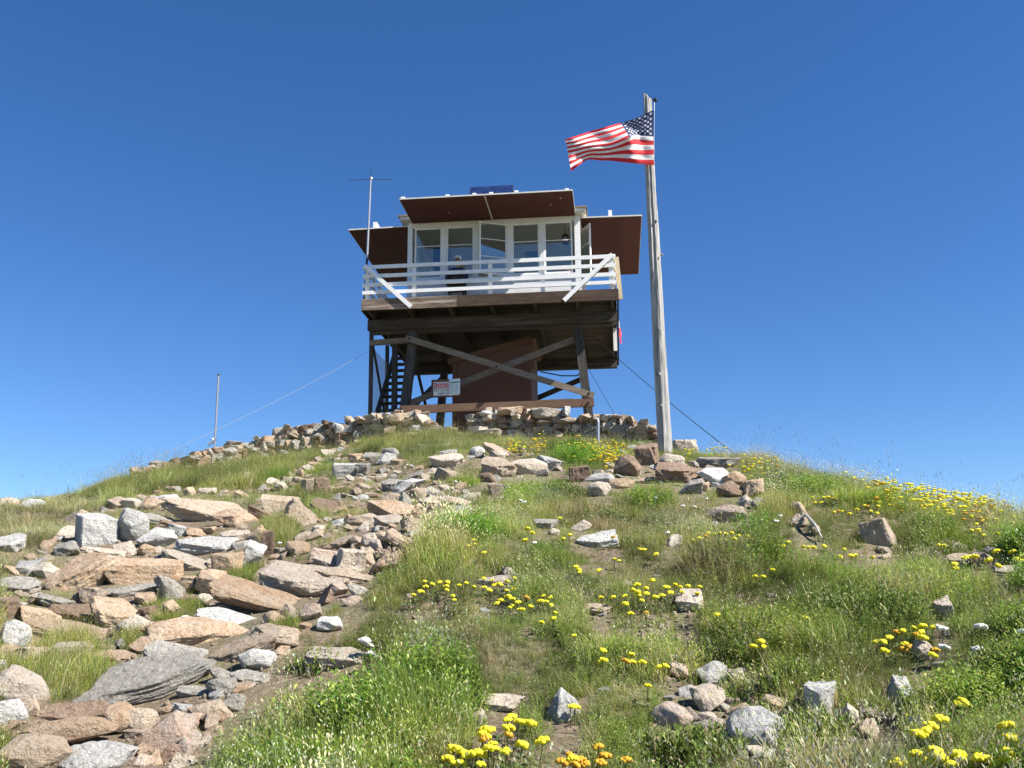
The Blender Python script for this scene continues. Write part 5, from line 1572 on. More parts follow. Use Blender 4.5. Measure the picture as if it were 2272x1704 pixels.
def herb(seed, ns, h, ll, lw, cols, spread, per=11, up=.7):
    b = PB(seed); g = b.g
    for i in range(ns):
        a2 = g.uniform(0, 6.28); r_ = spread * math.sqrt(g.random()); x, y = r_ * math.cos(a2), r_ * math.sin(a2)
        hh = h * g.uniform(.5, 1.1); tx, ty = g.normal(scale=.22, size=2) + np.array([x, y]) * 1.2
        col = cols[g.integers(len(cols))]
        for k in range(per):
            t = (k + 1) / per; p = (x + tx * hh * t, y + ty * hh * t, hh * t); az = k * 2.4 + g.uniform(-.4, .4)
            d = (math.cos(az), math.sin(az), up * g.uniform(.5, 1.4)); cc = jc(g, col, .2)
            b.leaf(p, d, (-math.cos(az) * .5, -math.sin(az) * .5, 1), ll * g.uniform(.7, 1.2) * (1.1 - .4 * t), lw * g.uniform(.8, 1.2), cc, .15)
    return b
def feather(seed, n, h, cols, spread):
    b = PB(seed); g = b.g
    for i in range(n):
        az = g.uniform(0, 6.28); r_ = spread * math.sqrt(g.random()); a2 = g.uniform(0, 6.28); L = h * g.uniform(.5, 1.1); lean = g.uniform(.2, .9)
        c = jc(g, cols[g.integers(len(cols))]); p = np.array([r_ * math.cos(a2), r_ * math.sin(a2), 0.0])
        d = np.array([math.cos(az) * math.sin(lean), math.sin(az) * math.sin(lean), math.cos(lean)]); sd = np.array([-math.sin(az), math.cos(az), 0])
        for k in range(7):
            q = p + d * L * (k + 1) / 7.5
            for sg_ in (-1, 1):
                b.leaf(q, sd * sg_ + d * .8, d * .2 + np.array([0, 0, 1]), L * .22 * (1.15 - k / 9), .006, jc(g, c, .15), .1)
    return b

KINDS = []
def reg(kind, builders):
    for b in builders: KINDS.append((kind, b.mesh('tuft', M['leaf'])))
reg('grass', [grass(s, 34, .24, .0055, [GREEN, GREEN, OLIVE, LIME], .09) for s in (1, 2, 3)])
reg('short', [grass(s, 38, .13, .005, [GREEN, DEEP, LIME], .10, .8, .22) for s in (4, 5)])
reg('dry', [grass(s, 34, .21, .0042, [STRAW, OLIVE, (.26, .22, .10)], .09, .7, .5) for s in (6, 7)])
reg('rust', [grass(s, 40, .24, .0045, [RUST, OLIVE, STRAW, GREEN], .08, .5, .25) for s in (8,)])
reg('seed', [add_seed_heads(grass(s, 26, .19, .0045, [GREEN, LIME, OLIVE], .10), 7, .25, .11, PALE, OLIVE, .018, .0045) for s in (9, 10, 11)])
reg('wispy', [add_seed_heads(grass(s, 42, .34, .0042, [LIME, GREEN, (.12, .17, .05)], .09, .45, .12), 3, .46, .06, OLIVE, OLIVE, .05, .004) for s in (12, 13, 14)])
reg('herb', [herb(s, 14, .19, .044, .0095, [GREEN, LIME, (.11, .19, .03)], .11) for s in (15, 16, 17)])
reg('sage', [add_seed_heads(herb(s, 9, .16, .045, .009, [SAGE, (.13, .17, .07), GREEN], .10), 5, .20, .10, (.52, .52, .36), SAGE, .013, .007) for s in (18, 19)])
reg('feather', [feather(s, 26, .11, [(.19, .27, .04), (.15, .23, .035), LIME], .10) for s in (20, 21)])
reg('stalk', [add_seed_heads(grass(s, 8, .2, .004, [OLIVE, GREEN], .06), 6, .48, .07, (.20, .15, .09), (.20, .17, .08), .06, .004) for s in (22, 23)])
KI = {}
for i, (k, me) in enumerate(KINDS): KI.setdefault(k, []).append(i)

proto = bpy.data.collections.new('tuft_kinds')     # not part of the scene: only read by the scatter below
for i, (k, me) in enumerate(KINDS):
    proto.objects.link(bpy.data.objects.new('tuft_%02d' % i, me))

def scatter(name, P, rot, sc_, tint, idx, coll, label, kind='stuff'):
    me = bpy.data.meshes.new(name)
    me.vertices.add(len(P)); me.vertices.foreach_set('co', np.asarray(P, np.float32).ravel())
    for nm, tp, arr, key in (('rot', 'FLOAT_VECTOR', rot, 'vector'), ('size', 'FLOAT', sc_, 'value'), ('tint', 'FLOAT_VECTOR', tint, 'vector'), ('idx', 'INT', idx, 'value')):
        a = me.attributes.new(nm, tp, 'POINT'); a.data.foreach_set(key, np.ascontiguousarray(arr, np.int32 if tp == 'INT' else np.float32).ravel())
    o = link(name, me)
    ng = bpy.data.node_groups.new(name + '_scatter', 'GeometryNodeTree')
    ng.interface.new_socket('Geometry', in_out='INPUT', socket_type='NodeSocketGeometry'); ng.interface.new_socket('Geometry', in_out='OUTPUT', socket_type='NodeSocketGeometry')
    nn = ng.nodes; gi = nn.new('NodeGroupInput'); go = nn.new('NodeGroupOutput')
    ip = nn.new('GeometryNodeInstanceOnPoints'); ci = nn.new('GeometryNodeCollectionInfo')
    ci.inputs['Collection'].default_value = coll; ci.inputs['Separate Children'].default_value = True; ci.inputs['Reset Children'].default_value = True
    def na(nm, tp):
        n = nn.new('GeometryNodeInputNamedAttribute'); n.data_type = tp; n.inputs['Name'].default_value = nm
        return next(s for s in n.outputs if s.enabled and s.name == 'Attribute')
    e2r = nn.new('FunctionNodeEulerToRotation')
    ng.links.new(gi.outputs[0], ip.inputs['Points']); ng.links.new(ci.outputs[0], ip.inputs['Instance'])
    ip.inputs['Pick Instance'].default_value = True
    ng.links.new(na('idx', 'INT'), ip.inputs['Instance Index'])
    ng.links.new(na('rot', 'FLOAT_VECTOR'), e2r.inputs[0]); ng.links.new(e2r.outputs[0], ip.inputs['Rotation'])
    ng.links.new(na('size', 'FLOAT'), ip.inputs['Scale'])
    ng.links.new(ip.outputs[0], go.inputs[0])
    md = o.modifiers.new('scatter', 'NODES'); md.node_group = ng
    return props(o, label, name.replace('_', ' '), kind=kind)

def circ(px, py, cx, cy, rx, ry=None):
    ry = ry or rx * .7
    return np.exp(-(((px - cx) / rx) ** 2 + ((py - cy) / ry) ** 2))

def meadow():
    g = np.random.default_rng(21)
    # candidates over the slope in front, denser close by
    n = 225000
    r_ = 2.2 * (29.0 / 2.2) ** g.random(n)
    az = np.radians(np.where(g.random(n) < .86, g.uniform(-33, 33, n), g.choice([-1, 1], n) * g.uniform(33, 60, n)))
    x = r_ * np.sin(az); y = r_ * np.cos(az)
    keep = g.random(n) < np.minimum(1, (r_ / 9.0) ** .55 * .8)
    x, y = x[keep], y[keep]
    z = gz(x, y)
    P = np.stack([x, y, z], -1)
    px, py = project(P)
    rr_ = np.hypot(x, y)
    n = len(x)
    nz = vnoise(x * .9, y * .9) + .5 * vnoise(x * 2.7 + 5, y * 2.7)
    nz2 = vnoise(x * 1.3 + 20, y * 1.3 + 7) + .5 * vnoise(x * 4 + 3, y * 4)
    nz3 = vnoise(x * 2.2 + 40, y * 2.2 + 17)
    fld = in_field(px, py)
    dens = np.ones(n)
    dens *= np.where(fld, .5, 1)
    for cx, cy, q in POCKETS: dens = np.maximum(dens, np.minimum(1, 1.6 * circ(px, py, cx, cy, q * .9)))
    for cx, cy, q, ry, k in ((1700, 1570, 110, 55, .92), (1850, 1640, 90, 50, .8), (1440, 1405, 60, 30, .9), (1560, 1478, 60, 22, .9), (1950, 1260, 120, 22, .7), (1790, 1205, 60, 22, .75), (1290, 1560, 50, 30, .5),
                              (1460, 1560, 45, 30, .6), (1500, 1430, 60, 25, .6), (1800, 1570, 50, 40, .7), (1640, 1520, 60, 25, .6), (1000, 950, 60, 8, .6)):
        dens *= 1 - k * circ(px, py, cx, cy, q, ry)
    dens *= np.clip(1.0 + 1.2 * (nz3 + .25), .42, 1)
    # keep stones clear
    RA = RK_ARR
    ok = np.ones(n, bool)
    for rx, ry, a, b, rot, zt in RA:
        m = (np.abs(x - rx) < a * 1.1) & (np.abs(y - ry) < a * 1.1)
        if not m.any(): continue
        dx, dy = x[m] - rx, y[m] - ry; c, s = math.cos(rot), math.sin(rot)
        u = dx * c + dy * s; v = -dx * s + dy * c
        ok[np.where(m)[0][(u / (a * .92)) ** 2 + (v / (b * .95)) ** 2 < 1]] = False
    for (rx, ry, a, b, rot, zt), k in zip(RA, range(len(RK))):      # worn soil in front of the boulders near the path
        q = math.hypot(rx, ry)
        if q > 6.5 or rx < .2: continue
        ux, uy = rx / q, ry / q
        al = (x - rx) * ux + (y - ry) * uy; ac = np.abs(-(x - rx) * uy + (y - ry) * ux)
        ok &= ~((ac < a * 1.0) & (al < 0) & (al > -b - .5) & (g.random(n) < .8))
    # clear of the stone walls and steps
    rc = np.interp(np.degrees(np.arctan2(x, y)), _fa, RCF)
    wl = (px > 275) & (px < 1455) & (rr_ > rc - .05) & (rr_ < rc + .55)
    ok &= ~(wl & (g.random(n) < .9))
    ok &= ~((px > 940) & (px < 1035) & (rr_ > rc - .9) & (rr_ < rc + 1) & (g.random(n) < .75))
    ok &= g.random(n) < dens
    # behind the crest only a little way
    ok &= rr_ < rc + np.where(np.abs(px - 1100) < 420, 1.2, 6.0)
    idx = np.where(ok)[0]
    x, y, z, px, py, rr_, nz, nz2, nz3, fld = [q[idx] for q in (x, y, z, px, py, rr_, nz, nz2, nz3, fld)]
    n = len(x)
    names = list(KI)
    W = {k: np.full(n, .0) for k in names}
    W['grass'] += 1.5 + 1.2 * np.clip(nz, -1, 1); W['short'] += .9 - .4 * nz; W['dry'] += .26 + .9 * np.clip(nz2, -.3, 1); W['seed'] += 1.35 + 1.2 * np.clip(-nz2, -.7, 1)
    W['herb'] += .6 + 1.2 * np.clip(nz2 * nz, -.2, 1) + .5 * np.clip(-nz, 0, 1); W['sage'] += .25 + .5 * np.clip(nz, -.3, .5); W['feather'] += .4 + 1.6 * np.clip(-nz2 - .1, 0, 1); W['rust'] += .08; W['stalk'] += .06
    def boost(k, poly=None, c=None, v=1.0, rest=1.0):
        m = inpoly(px, py, poly).astype(float) if poly else circ(px, py, *c)
        for q in names: W[q] *= 1 - (1 - rest) * m
        W[k] = W[k] + v * m
    WISPY = [(180, 1100), (290, 1060), (420, 1035), (620, 1000), (850, 970), (1010, 965), (980, 1010), (840, 1020), (700, 1030), (560, 1085), (360, 1085), (250, 1130)]
    boost('wispy', WISPY, v=5, rest=.25)
    boost('wispy', c=(800, 1010, 130, 40), v=3, rest=.4); boost('wispy', c=(640, 1160, 60, 60), v=4, rest=.3); boost('wispy', c=(120, 1490, 160, 60), v=3, rest=.4)
    boost('dry', [(-80, 1100), (240, 1110), (230, 1190), (130, 1260), (-80, 1330)], v=3.0, rest=.3)
    boost('rust', c=(1075, 1460, 70, 55), v=8, rest=.2); boost('rust', c=(1300, 975, 160, 14), v=2.5, rest=.4); boost('rust', c=(1060, 1080, 40, 22), v=4, rest=.3); boost('dry', c=(900, 1480, 110, 40), v=1.5)
    boost('seed', c=(1050, 1170, 260, 70), v=2.2, rest=.6); boost('seed', c=(1850, 1290, 260, 60), v=1.5, rest=.7); boost('seed', c=(1700, 1130, 200, 60), v=.8)
    boost('herb', c=(790, 1570, 250, 120), v=1.6, rest=.4); boost('herb', c=(1900, 1350, 200, 70), v=3, rest=.4); boost('herb', c=(1680, 1400, 150, 60), v=2, rest=.5); boost('herb', c=(1500, 1650, 200, 70), v=3, rest=.4); boost('herb', c=(2050, 1480, 200, 90), v=1.5, rest=.6)
    boost('feather', c=(400, 1345, 80, 45), v=6, rest=.1); boost('feather', c=(540, 1265, 50, 30), v=6, rest=.1); boost('feather', c=(1350, 1440, 120, 60), v=4, rest=.3); boost('feather', c=(750, 1350, 100, 60), v=2.5, rest=.5); boost('feather', c=(1750, 1500, 110, 60), v=4, rest=.3)
    boost('feather', c=(1800, 1640, 110, 50), v=4, rest=.3); boost('feather', c=(930, 1095, 40, 14), v=5, rest=.2); boost('sage', c=(500, 1650, 220, 60), v=2.5, rest=.5); boost('sage', c=(1300, 1330, 200, 60), v=1.0)
    boost('stalk', c=(1750, 1030, 500, 40), v=.15)
    W['stalk'] = np.where(rr_ < 9, 0, W['stalk'])
    for q in names: W[q] = np.clip(W[q], 0, None)
    # distinct plants: each cushion is one kind, domed, with thin low growth between
    cl = np.zeros(n); ctint = np.ones((n, 3))
    nc = 420
    HPIX = [tuple(float(v) for v in project(np.array([h[0], h[1], float(gz(h[0], h[1])) + .15]))) for h in HEADPOS]
    cr_ = 2.9 * (15 / 2.9) ** g.random(nc); ca = np.radians(g.uniform(-14, 31, nc)); cxw, cyw = cr_ * np.sin(ca), cr_ * np.cos(ca)
    for i in range(nc):
        Rr = g.uniform(.12, .30) * (.75 + .07 * cr_[i]); kd = ('herb', 'herb', 'feather', 'feather', 'grass', 'herb', 'seed', 'sage', 'rust', 'dry')[g.integers(10)]
        q0 = project(np.array([cxw[i], cyw[i], float(gz(cxw[i], cyw[i]))]))
        if 540 < q0[0] < 1040 and q0[1] > 1440: kd = ('herb', 'grass', 'grass', 'herb', 'dry', 'sage')[i % 6]
        tc = {'herb': ((.75, 1.0, .7), (1.0, 1.12, .9))[g.integers(2)], 'feather': (1.0, 1.1, .9), 'grass': (.9, 1.05, .8), 'seed': (1.1, 1.08, 1.15), 'sage': (1.05, 1.05, 1.1), 'rust': (1, 1, 1), 'dry': (1.1, 1.05, 1)}[kd]
        qx, qy = project(np.array([cxw[i], cyw[i], float(gz(cxw[i], cyw[i]))])); near = cr_[i] < 6.5
        mg, dn = (45, 130) if near else (12, 40)
        if any(b_[0] - mg < qx < b_[2] + mg and b_[1] < qy < b_[3] + dn for b_ in PICS): continue      # not over the measured stones
        if near and any(abs(qx - hp[0]) < 50 and 15 < qy - hp[1] < 150 for hp in HPIX): continue            # nor in front of the flowers
        m = np.where((np.abs(x - cxw[i]) < Rr * 1.5) & (np.abs(y - cyw[i]) < Rr * 1.5))[0]
        if not len(m): continue
        e = np.exp(-(((x[m] - cxw[i]) ** 2 + (y[m] - cyw[i]) ** 2) / (Rr * .8) ** 2) ** 1.5)
        win = e > cl[m]; mm = m[win]; e = e[win]
        cl[mm] = e; ctint[mm] = 1 + (np.array(tc) - 1) * e[:, None]
        for q in names: W[q][mm] *= 1 - .92 * e
        W[kd][mm] += 4.0 * e
    W['herb'] = np.where(fld, W['herb'] * .3, W['herb']); W['dry'] = np.where(fld, W['dry'] + .6, W['dry'])
    tot = sum(W.values()); u = g.random(n) * tot; acc = np.zeros(n); ki = np.zeros(n, int)
    done = np.zeros(n, bool)
    for q in names:
        acc += W[q]; m = (~done) & (u <= acc)
        ki[m] = np.array(KI[q])[g.integers(0, len(KI[q]), m.sum())]; done |= m
    sc_ = g.uniform(.55, 1.35, n) * np.clip(.85 + .8 * nz3, .45, 1.3) * np.clip(1.35 - .055 * rr_, .9, 1.2) * np.where(fld, 1, np.where((rr_ < 15) & (px > 560), .80 + np.where(rr_ < 5.5, .42, .72) * cl, 1)) * np.where(fld, .7, 1.0)
    # short where stones stand just uphill, along the walls, and round the flowers: nothing tall grows there
    for (rx, ry, a, b, rot, zt), big in zip(RK_ARR, range(len(RK_ARR))):
        if big >= len(RK): break
        q = math.hypot(rx, ry); ux, uy = rx / q, ry / q
        al = (x - rx) * ux + (y - ry) * uy; ac = np.abs(-(x - rx) * uy + (y - ry) * ux)
        m = (ac < a * 1.05) & (al < 0) & (al > -b - .55 - q * .03)
        sc_[m] *= .42 if q > 5 else .26
    pk = np.zeros(n)
    for cx, cy, q in POCKETS: pk = np.maximum(pk, circ(px, py, cx, cy, q * 1.1))
    sc_ = np.where((pk > .45) & (sc_ < .8), .45 + .35 * g.random(n), sc_)
    for hx, hy, hr_ in HEADPOS:
        q = math.hypot(hx, hy); ux, uy = hx / q, hy / q
        al = (x - hx) * ux + (y - hy) * uy; ac = np.abs(-(x - hx) * uy + (y - hy) * ux)
        m = (ac < .05) & (al < .05) & (al > -.45)
        sc_[m] = np.minimum(sc_[m], .45)
    rc2 = np.interp(np.degrees(np.arctan2(x, y)), _fa, RCF)
    sc_ *= np.where((px > 275) & (px < 1460) & (rr_ > rc2 - 1.6), .34, 1.0)
    kinds_short = np.isin(ki, KI['herb'] + KI['sage'])
    sc_ *= np.where(kinds_short, .72, .66)
    sc_ = np.where(np.isin(ki, KI['wispy']), sc_ * 1.1, sc_)
    lean = np.stack([g.normal(0, .10, n) , g.normal(-.12, .12, n), g.uniform(0, 6.28, n)], -1)
    t = np.clip(1 + .75 * nz2 + .35 * nz3 + g.normal(0, .14, n), .45, 1.6)
    tint = np.stack([t * (1 + .15 * nz + g.normal(0, .05, n)), t, t * (1 + g.normal(0, .08, n))], -1)
    tint = tint * ctint
    Pt = np.stack([x, y, z - .01], -1)
    lab = {'grass': 'mixed green grass and low herbs covering the hillside'}
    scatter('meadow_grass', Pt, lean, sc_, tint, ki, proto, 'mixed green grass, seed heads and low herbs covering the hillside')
    return n

# the pale flower haze and tall stalks along the right crest
def crest_plants():
    g = np.random.default_rng(5)
    b = []
    for s in (31, 32):
        p = herb(s, 8, .30, .03, .008, [SAGE, (.15, .19, .09)], .10, 9)
        q = add_seed_heads(p, 16, .36, .12, (.66, .66, .58), SAGE, .014, .014)
        b.append(q.mesh('tuft', M['leaf']))
    c = bpy.data.collections.new('crest_kinds')
    for i, me in enumerate(b + [KINDS[i][1] for i in KI['stalk']] + [KINDS[i][1] for i in KI['wispy'][:1]]): c.objects.link(bpy.data.objects.new('crest_%02d' % i, me))
    n = 300
    px = np.concatenate([g.uniform(1600, 1950, 190), g.uniform(1900, 2330, 110)]); sky_ = np.interp(px, _sk[:, 0], _sk[:, 1])
    P = at(px, sky_ + np.abs(g.normal(0, 9, n)) + 1)
    m = 110
    qx = g.uniform(60, 2300, m); Q = at(qx, np.interp(qx, _sk[:, 0], _sk[:, 1]) + np.abs(g.normal(0, 10, m)) + 1)
    k = ~((qx > 1035) & (qx < 1150)); Q = Q[k]; m = len(Q)
    P = np.concatenate([P, Q]); idx = np.concatenate([g.integers(0, 2, n), g.integers(2, 5, m)])
    N_ = n + m
    scatter('crest_plants', P, np.stack([g.normal(0, .1, N_), g.normal(0, .1, N_), g.uniform(0, 6.28, N_)], -1), np.concatenate([g.uniform(.3, .6, n), g.uniform(.5, .9, m)]), np.ones((N_, 3)) * g.uniform(.8, 1.2, (N_, 1)), idx, c,
            'silvery white flowering plants and thin dry stalks standing along the crest')
crest_plants()

# ------------------------------------------------------------------ yellow flowers
def petal_mat(name, a, b_):
    m, nt, b = mat(name)
    g = nt.nodes.new('ShaderNodeNewGeometry')
    c = mixc(nt, ramp(nt, noise(nt, g.outputs['Position'], 70, 3), [(.4, 0), (.65, 1)]), a, b_)
    nt.links.new(c, b.inputs['Base Color']); b.inputs['Roughness'].default_value = .7
    tr = nt.nodes.new('ShaderNodeBsdfTranslucent'); nt.links.new(c, tr.inputs[0])
    mx = nt.nodes.new('ShaderNodeMixShader'); mx.inputs[0].default_value = .25
    nt.links.new(b.outputs[0], mx.inputs[1]); nt.links.new(tr.outputs[0], mx.inputs[2]); nt.links.new(mx.outputs[0], nt.nodes['Material Output'].inputs[0])
    return m
M['yellow'] = petal_mat('yellow_petals', (.84, .79, .035), (.76, .68, .02))
M['amber'] = petal_mat('amber_petals', (.66, .42, .02), (.52, .26, .02))
M['whitepetal'] = petal_mat('white_petals', (.78, .78, .72), (.62, .63, .55))
def head_mesh(seed, m, flat=.85, lobes=10):
    g = np.random.default_rng(seed); bm = bmesh.new(); bmesh.ops.create_icosphere(bm, subdivisions=1, radius=1.0)
    V0 = np.array([v.co[:] for v in bm.verts]); F0 = np.array([[v.index for v in f.verts] for f in bm.faces]); bm.free()
    V, F = [], []
    for k in range(lobes):
        if k == 0: c = np.array([0, 0, flat * .45]); r_ = .46
        else:
            a = 2.4 * k; q = .62 * math.sqrt(k / lobes) * 1.15; c = np.array([q * math.cos(a), q * math.sin(a), flat * .5 * (1 - q * q) + g.uniform(-.06, .06)]); r_ = g.uniform(.32, .46)
        V.append(V0 * r_ * g.uniform(.82, 1.15, (len(V0), 1)) * np.array([1, 1, .8]) + c); F.append(F0 + k * len(V0))
    me = mesh_np('flower_head', np.concatenate(V), np.concatenate(F), m)
    return me
HEADS = {'yellow': [head_mesh(s, M['yellow']) for s in (1, 2, 3)], 'amber': [head_mesh(s, M['amber']) for s in (4, 5)], 'white': [head_mesh(s, M['whitepetal'], .25, 12) for s in (6, 7)]}
n_heads = 0
HEADPOS = []
def flower_plant(name, label, group, heads, hue, hr, stem=.16, leaves=True, seed=0):
    """a clump: each head is a part standing on its own stem; heads are photo positions"""
    global n_heads
    g = np.random.default_rng(seed + 900)
    if 'bottom' in label or 'corner' in label:      # each bunch near the camera is two or three heads
        heads = heads + [(x_ + g.normal(0, 9), y_ + g.normal(0, 7)) for x_, y_ in heads if g.random() < .2]
    P = []
    for (hx_, hy_) in heads:
        q = at(hx_, hy_ + 0.0); rr_ = math.hypot(q[0], q[1])
        off = stem * .80 * g.uniform(.7, 1.1) / rr_ * FPX            # stem height in photo pixels
        q = at(hx_, hy_ + off); P.append((Vector(q), hx_, hy_))
    c = sum((p[0] for p in P), Vector()) / len(P); c.z = float(gz(c.x, c.y))
    HEADPOS.extend((p[0].x, p[0].y, hr) for p in P)
    root = empty(name, c, label, 'flowers', group)
    sb = PB(seed)
    for q, hx_, hy_ in P:
        rr_ = math.hypot(q.x, q.y); d = ray(hx_, hy_); k = rr_ / math.hypot(d[0], d[1]); top = Vector(d * k)
        h = hr * g.uniform(.8, 1.2)
        hu = hue if g.random() < (.5 if 'yellow and amber' in label else .94) else ('amber' if hue == 'yellow' else 'yellow' if hue == 'amber' else 'white')
        ml = HEADS[hu]; o = bpy.data.objects.new('flower_head', ml[int(g.integers(len(ml)))]); COL.objects.link(o)
        o.parent = root; o.location = top - c; o.scale = (h, h, h * 1.15); o.rotation_euler = (g.normal(0, .2), g.normal(0, .2), g.uniform(0, 6.28)); n_heads += 1
        foot = (q - c) * .92; foot.z = float(gz(foot.x + c.x, foot.y + c.y)) - c.z
        L = (top - c - foot).length; dv = (top - c - foot)
        for s_ in range(2):
            n0 = len(sb.V); w = .0022; sx = (w, 0, 0) if s_ == 0 else (0, w, 0)
            a_, b2 = foot, top - c
            cst = (.20, .17, .08)
            sb.V += [tuple(a_ - Vector(sx)), tuple(a_ + Vector(sx)), tuple(b2 + Vector(sx)), tuple(b2 - Vector(sx))]; sb.C += [cst] * 4; sb.Q.append((n0, n0 + 1, n0 + 2, n0 + 3))
        if leaves:
            for k2 in range(10):
                az = g.uniform(0, 6.28); b0 = foot + Vector((g.normal(0, .05), g.normal(0, .05), .015))
                sb.leaf(b0, (math.cos(az), math.sin(az), .6), (0, 0, 1), g.uniform(.03, .06), .014, jc(g, (.13, .17, .07), .25), .1)
    me = sb.mesh('stems', M['plant']); o = link('stems', me, root); o['kind'] = 'stuff'
    return root
def cluster(cx, cy, rx, ry, n, seed):
    g = np.random.default_rng(seed); out = []
    t = 0
    while len(out) < n and t < 4000:
        t += 1
        a = g.uniform(0, 6.28); q = math.sqrt(g.random()); x, y = cx + rx * q * math.cos(a), cy + ry * q * math.sin(a)
        if all((x - u) ** 2 + ((y - v) * 1.3) ** 2 > (min(rx, 40) / max(n, 4) * 2.6) ** 2 for u, v in out): out.append((x, y))
    return out
Z5 = lambda L: [(700 + x * .34358, 880 + y * .34358) for x, y in L]
Z6 = lambda L: [(1400 + x * .39421, 900 + y * .39421) for x, y in L]
Z8 = lambda L: [(700 + x * .36166, 1250 + y * .36166) for x, y in L]
Z9 = lambda L: [(1472 + x * .36166, 1250 + y * .36166) for x, y in L]
FG = 'clumps of yellow flowers in the meadow'
flower_plant('yellow_flower_clump', 'large bright yellow flower clump at the bottom centre beside the leafy bush', FG,
             Z8([(1205, 955), (1245, 985), (1290, 995), (1320, 1000), (1180, 970), (1165, 1020), (1180, 1065), (1040, 1040), (1075, 1035), (1040, 1090), (1085, 1120), (1095, 1150), (1265, 1130), (1395, 1105), (870, 1150), (900, 1170),
                 (930, 1195), (985, 1180), (1025, 1195), (1170, 1165), (810, 1215), (850, 1240), (890, 1235), (1010, 1245), (960, 1190), (1060, 1145), (1020, 1040), (840, 1145)]), 'yellow', .0255, .17, seed=1)
flower_plant('yellow_flower_clump', 'amber orange flower clump at the bottom edge right of the bright yellow clump', FG,
             Z8([(1735, 1140), (1775, 1200), (1580, 1210), (1610, 1225), (1650, 1240), (1745, 1240), (1905, 1225), (1515, 1235), (1560, 1195), (1590, 1250)]), 'amber', .0255, .16, seed=2)
flower_plant('yellow_flower_clump', 'cluster of big blurred yellow heads in the bottom right corner', FG,
             Z9([(1820, 880), (1700, 975), (2105, 1015), (1560, 1065), (1610, 1050), (2125, 1090), (1545, 1180), (1665, 1170), (1640, 1230), (1800, 1195), (1825, 1215), (1950, 1220), (2050, 1235), (2105, 1170), (2130, 1225), (1445, 1245), (2200, 1140), (1770, 1250)]), 'yellow', .0285, .18, seed=3)
flower_plant('yellow_flower_clump', 'yellow and amber flower clump around the small pale rock on the right', FG,
             Z9([(1310, 490), (1345, 492), (1385, 465), (1430, 432), (1465, 424), (1535, 405), (1590, 395), (1655, 400), (1545, 445), (1580, 435), (1570, 460), (1480, 505), (1505, 518), (1470, 540), (1355, 548), (1650, 572), (1665, 545), (1590, 465)]), 'amber', .023, .15, seed=4)
flower_plant('yellow_flower_clump', 'three yellow heads on bent stems above the pale green bush', FG, Z9([(548, 518), (595, 492), (608, 522)]), 'yellow', .027, .2, seed=5)
flower_plant('yellow_flower_clump', 'single yellow head leaning on a long pale stem in the right meadow', FG, Z9([(330, 322)]), 'yellow', .024, .2, seed=6)
flower_plant('yellow_flower_clump', 'lone yellow head in the grass above the right flower clumps', FG, Z9([(872, 345)]), 'yellow', .02, .14, seed=7)
flower_plant('yellow_flower_clump', 'yellow flower clump over the pale overhanging slab in mid meadow', FG,
             Z8([(1900, 205), (1945, 170), (1970, 140), (1975, 185), (2000, 235), (1930, 315), (1900, 258), (2025, 160), (2030, 195), (2025, 308), (2085, 215), (2125, 205), (2150, 155), (2175, 188), (1750, 215), (1825, 215), (2065, 112), (1985, 205)]) + Z9([(15, 155), (70, 135), (100, 150), (40, 188), (110, 180), (150, 145), (220, 150), (210, 190)]), 'yellow', .022, .14, seed=8)
flower_plant('yellow_flower_clump', 'row of small yellow heads beneath the half sunk pale rock, left end', FG,
             Z8([(600, 200), (640, 178), (675, 150), (668, 117), (715, 132), (763, 122), (808, 122), (800, 148), (805, 168), (840, 205), (850, 230), (880, 138), (925, 125), (970, 148), (650, 180)]), 'yellow', .019, .12, seed=9)
flower_plant('yellow_flower_clump', 'yellow heads in front of the half sunk pale rock in the middle', FG,
             Z8([(1030, 98), (1085, 108), (1110, 132), (1130, 130), (1175, 118), (1220, 95), (1035, 155), (1065, 172), (1172, 170), (1215, 165), (1095, 140), (1140, 138)]), 'yellow', .019, .12, seed=10)
flower_plant('yellow_flower_clump', 'loose band of yellow heads below the half sunk pale rock', FG,
             Z8([(1115, 252), (1140, 235), (1180, 212), (1205, 225), (1240, 248), (1190, 278), (1210, 272), (1250, 290), (1292, 217), (1318, 272), (1370, 242), (1400, 205), (1440, 217), (1385, 240), (1415, 242), (1445, 262), (1470, 310), (1460, 348), (1385, 368), (1265, 292)]), 'yellow', .021, .13, seed=11)
flower_plant('yellow_flower_clump', 'small group of yellow heads over the bright green feathery patch', FG, Z8([(1762, 542), (1760, 607), (1938, 567), (1900, 608), (1940, 615), (2000, 615), (2110, 648), (2145, 640), (2040, 762)]), 'yellow', .024, .14, seed=12)
flower_plant('yellow_flower_clump', 'two yellow heads in front of the pointed grey white boulder', FG, Z8([(1565, 890), (1592, 892)]), 'yellow', .022, .14, seed=13)
flower_plant('yellow_flower_clump', 'one yellow head between the meadow bands at the centre right', FG, Z8([(1583, 450)]), 'yellow', .02, .13, seed=14)
flower_plant('yellow_flower_clump', 'three yellow heads alone in the pale seeding grass left of centre', FG, Z5([(1020, 935), (1028, 960), (983, 970), (1088, 1015)]), 'yellow', .021, .14, seed=15)
flower_plant('yellow_flower_clump', 'few yellow heads around the flat grey white rock', FG, Z5([(1370, 860), (1395, 885), (1355, 935), (1600, 922), (1642, 898), (1575, 790), (1925, 912)]), 'yellow', .022, .14, seed=16)
flower_plant('yellow_flower_clump', 'pair of yellow flower tufts below the flat grey white rock', FG, Z5([(1680, 1108), (1700, 1125), (1705, 1140), (1828, 1130), (1930, 1055), (1960, 1065), (2090, 990), (2125, 992), (2200, 1025)]), 'yellow', .021, .14, seed=17)
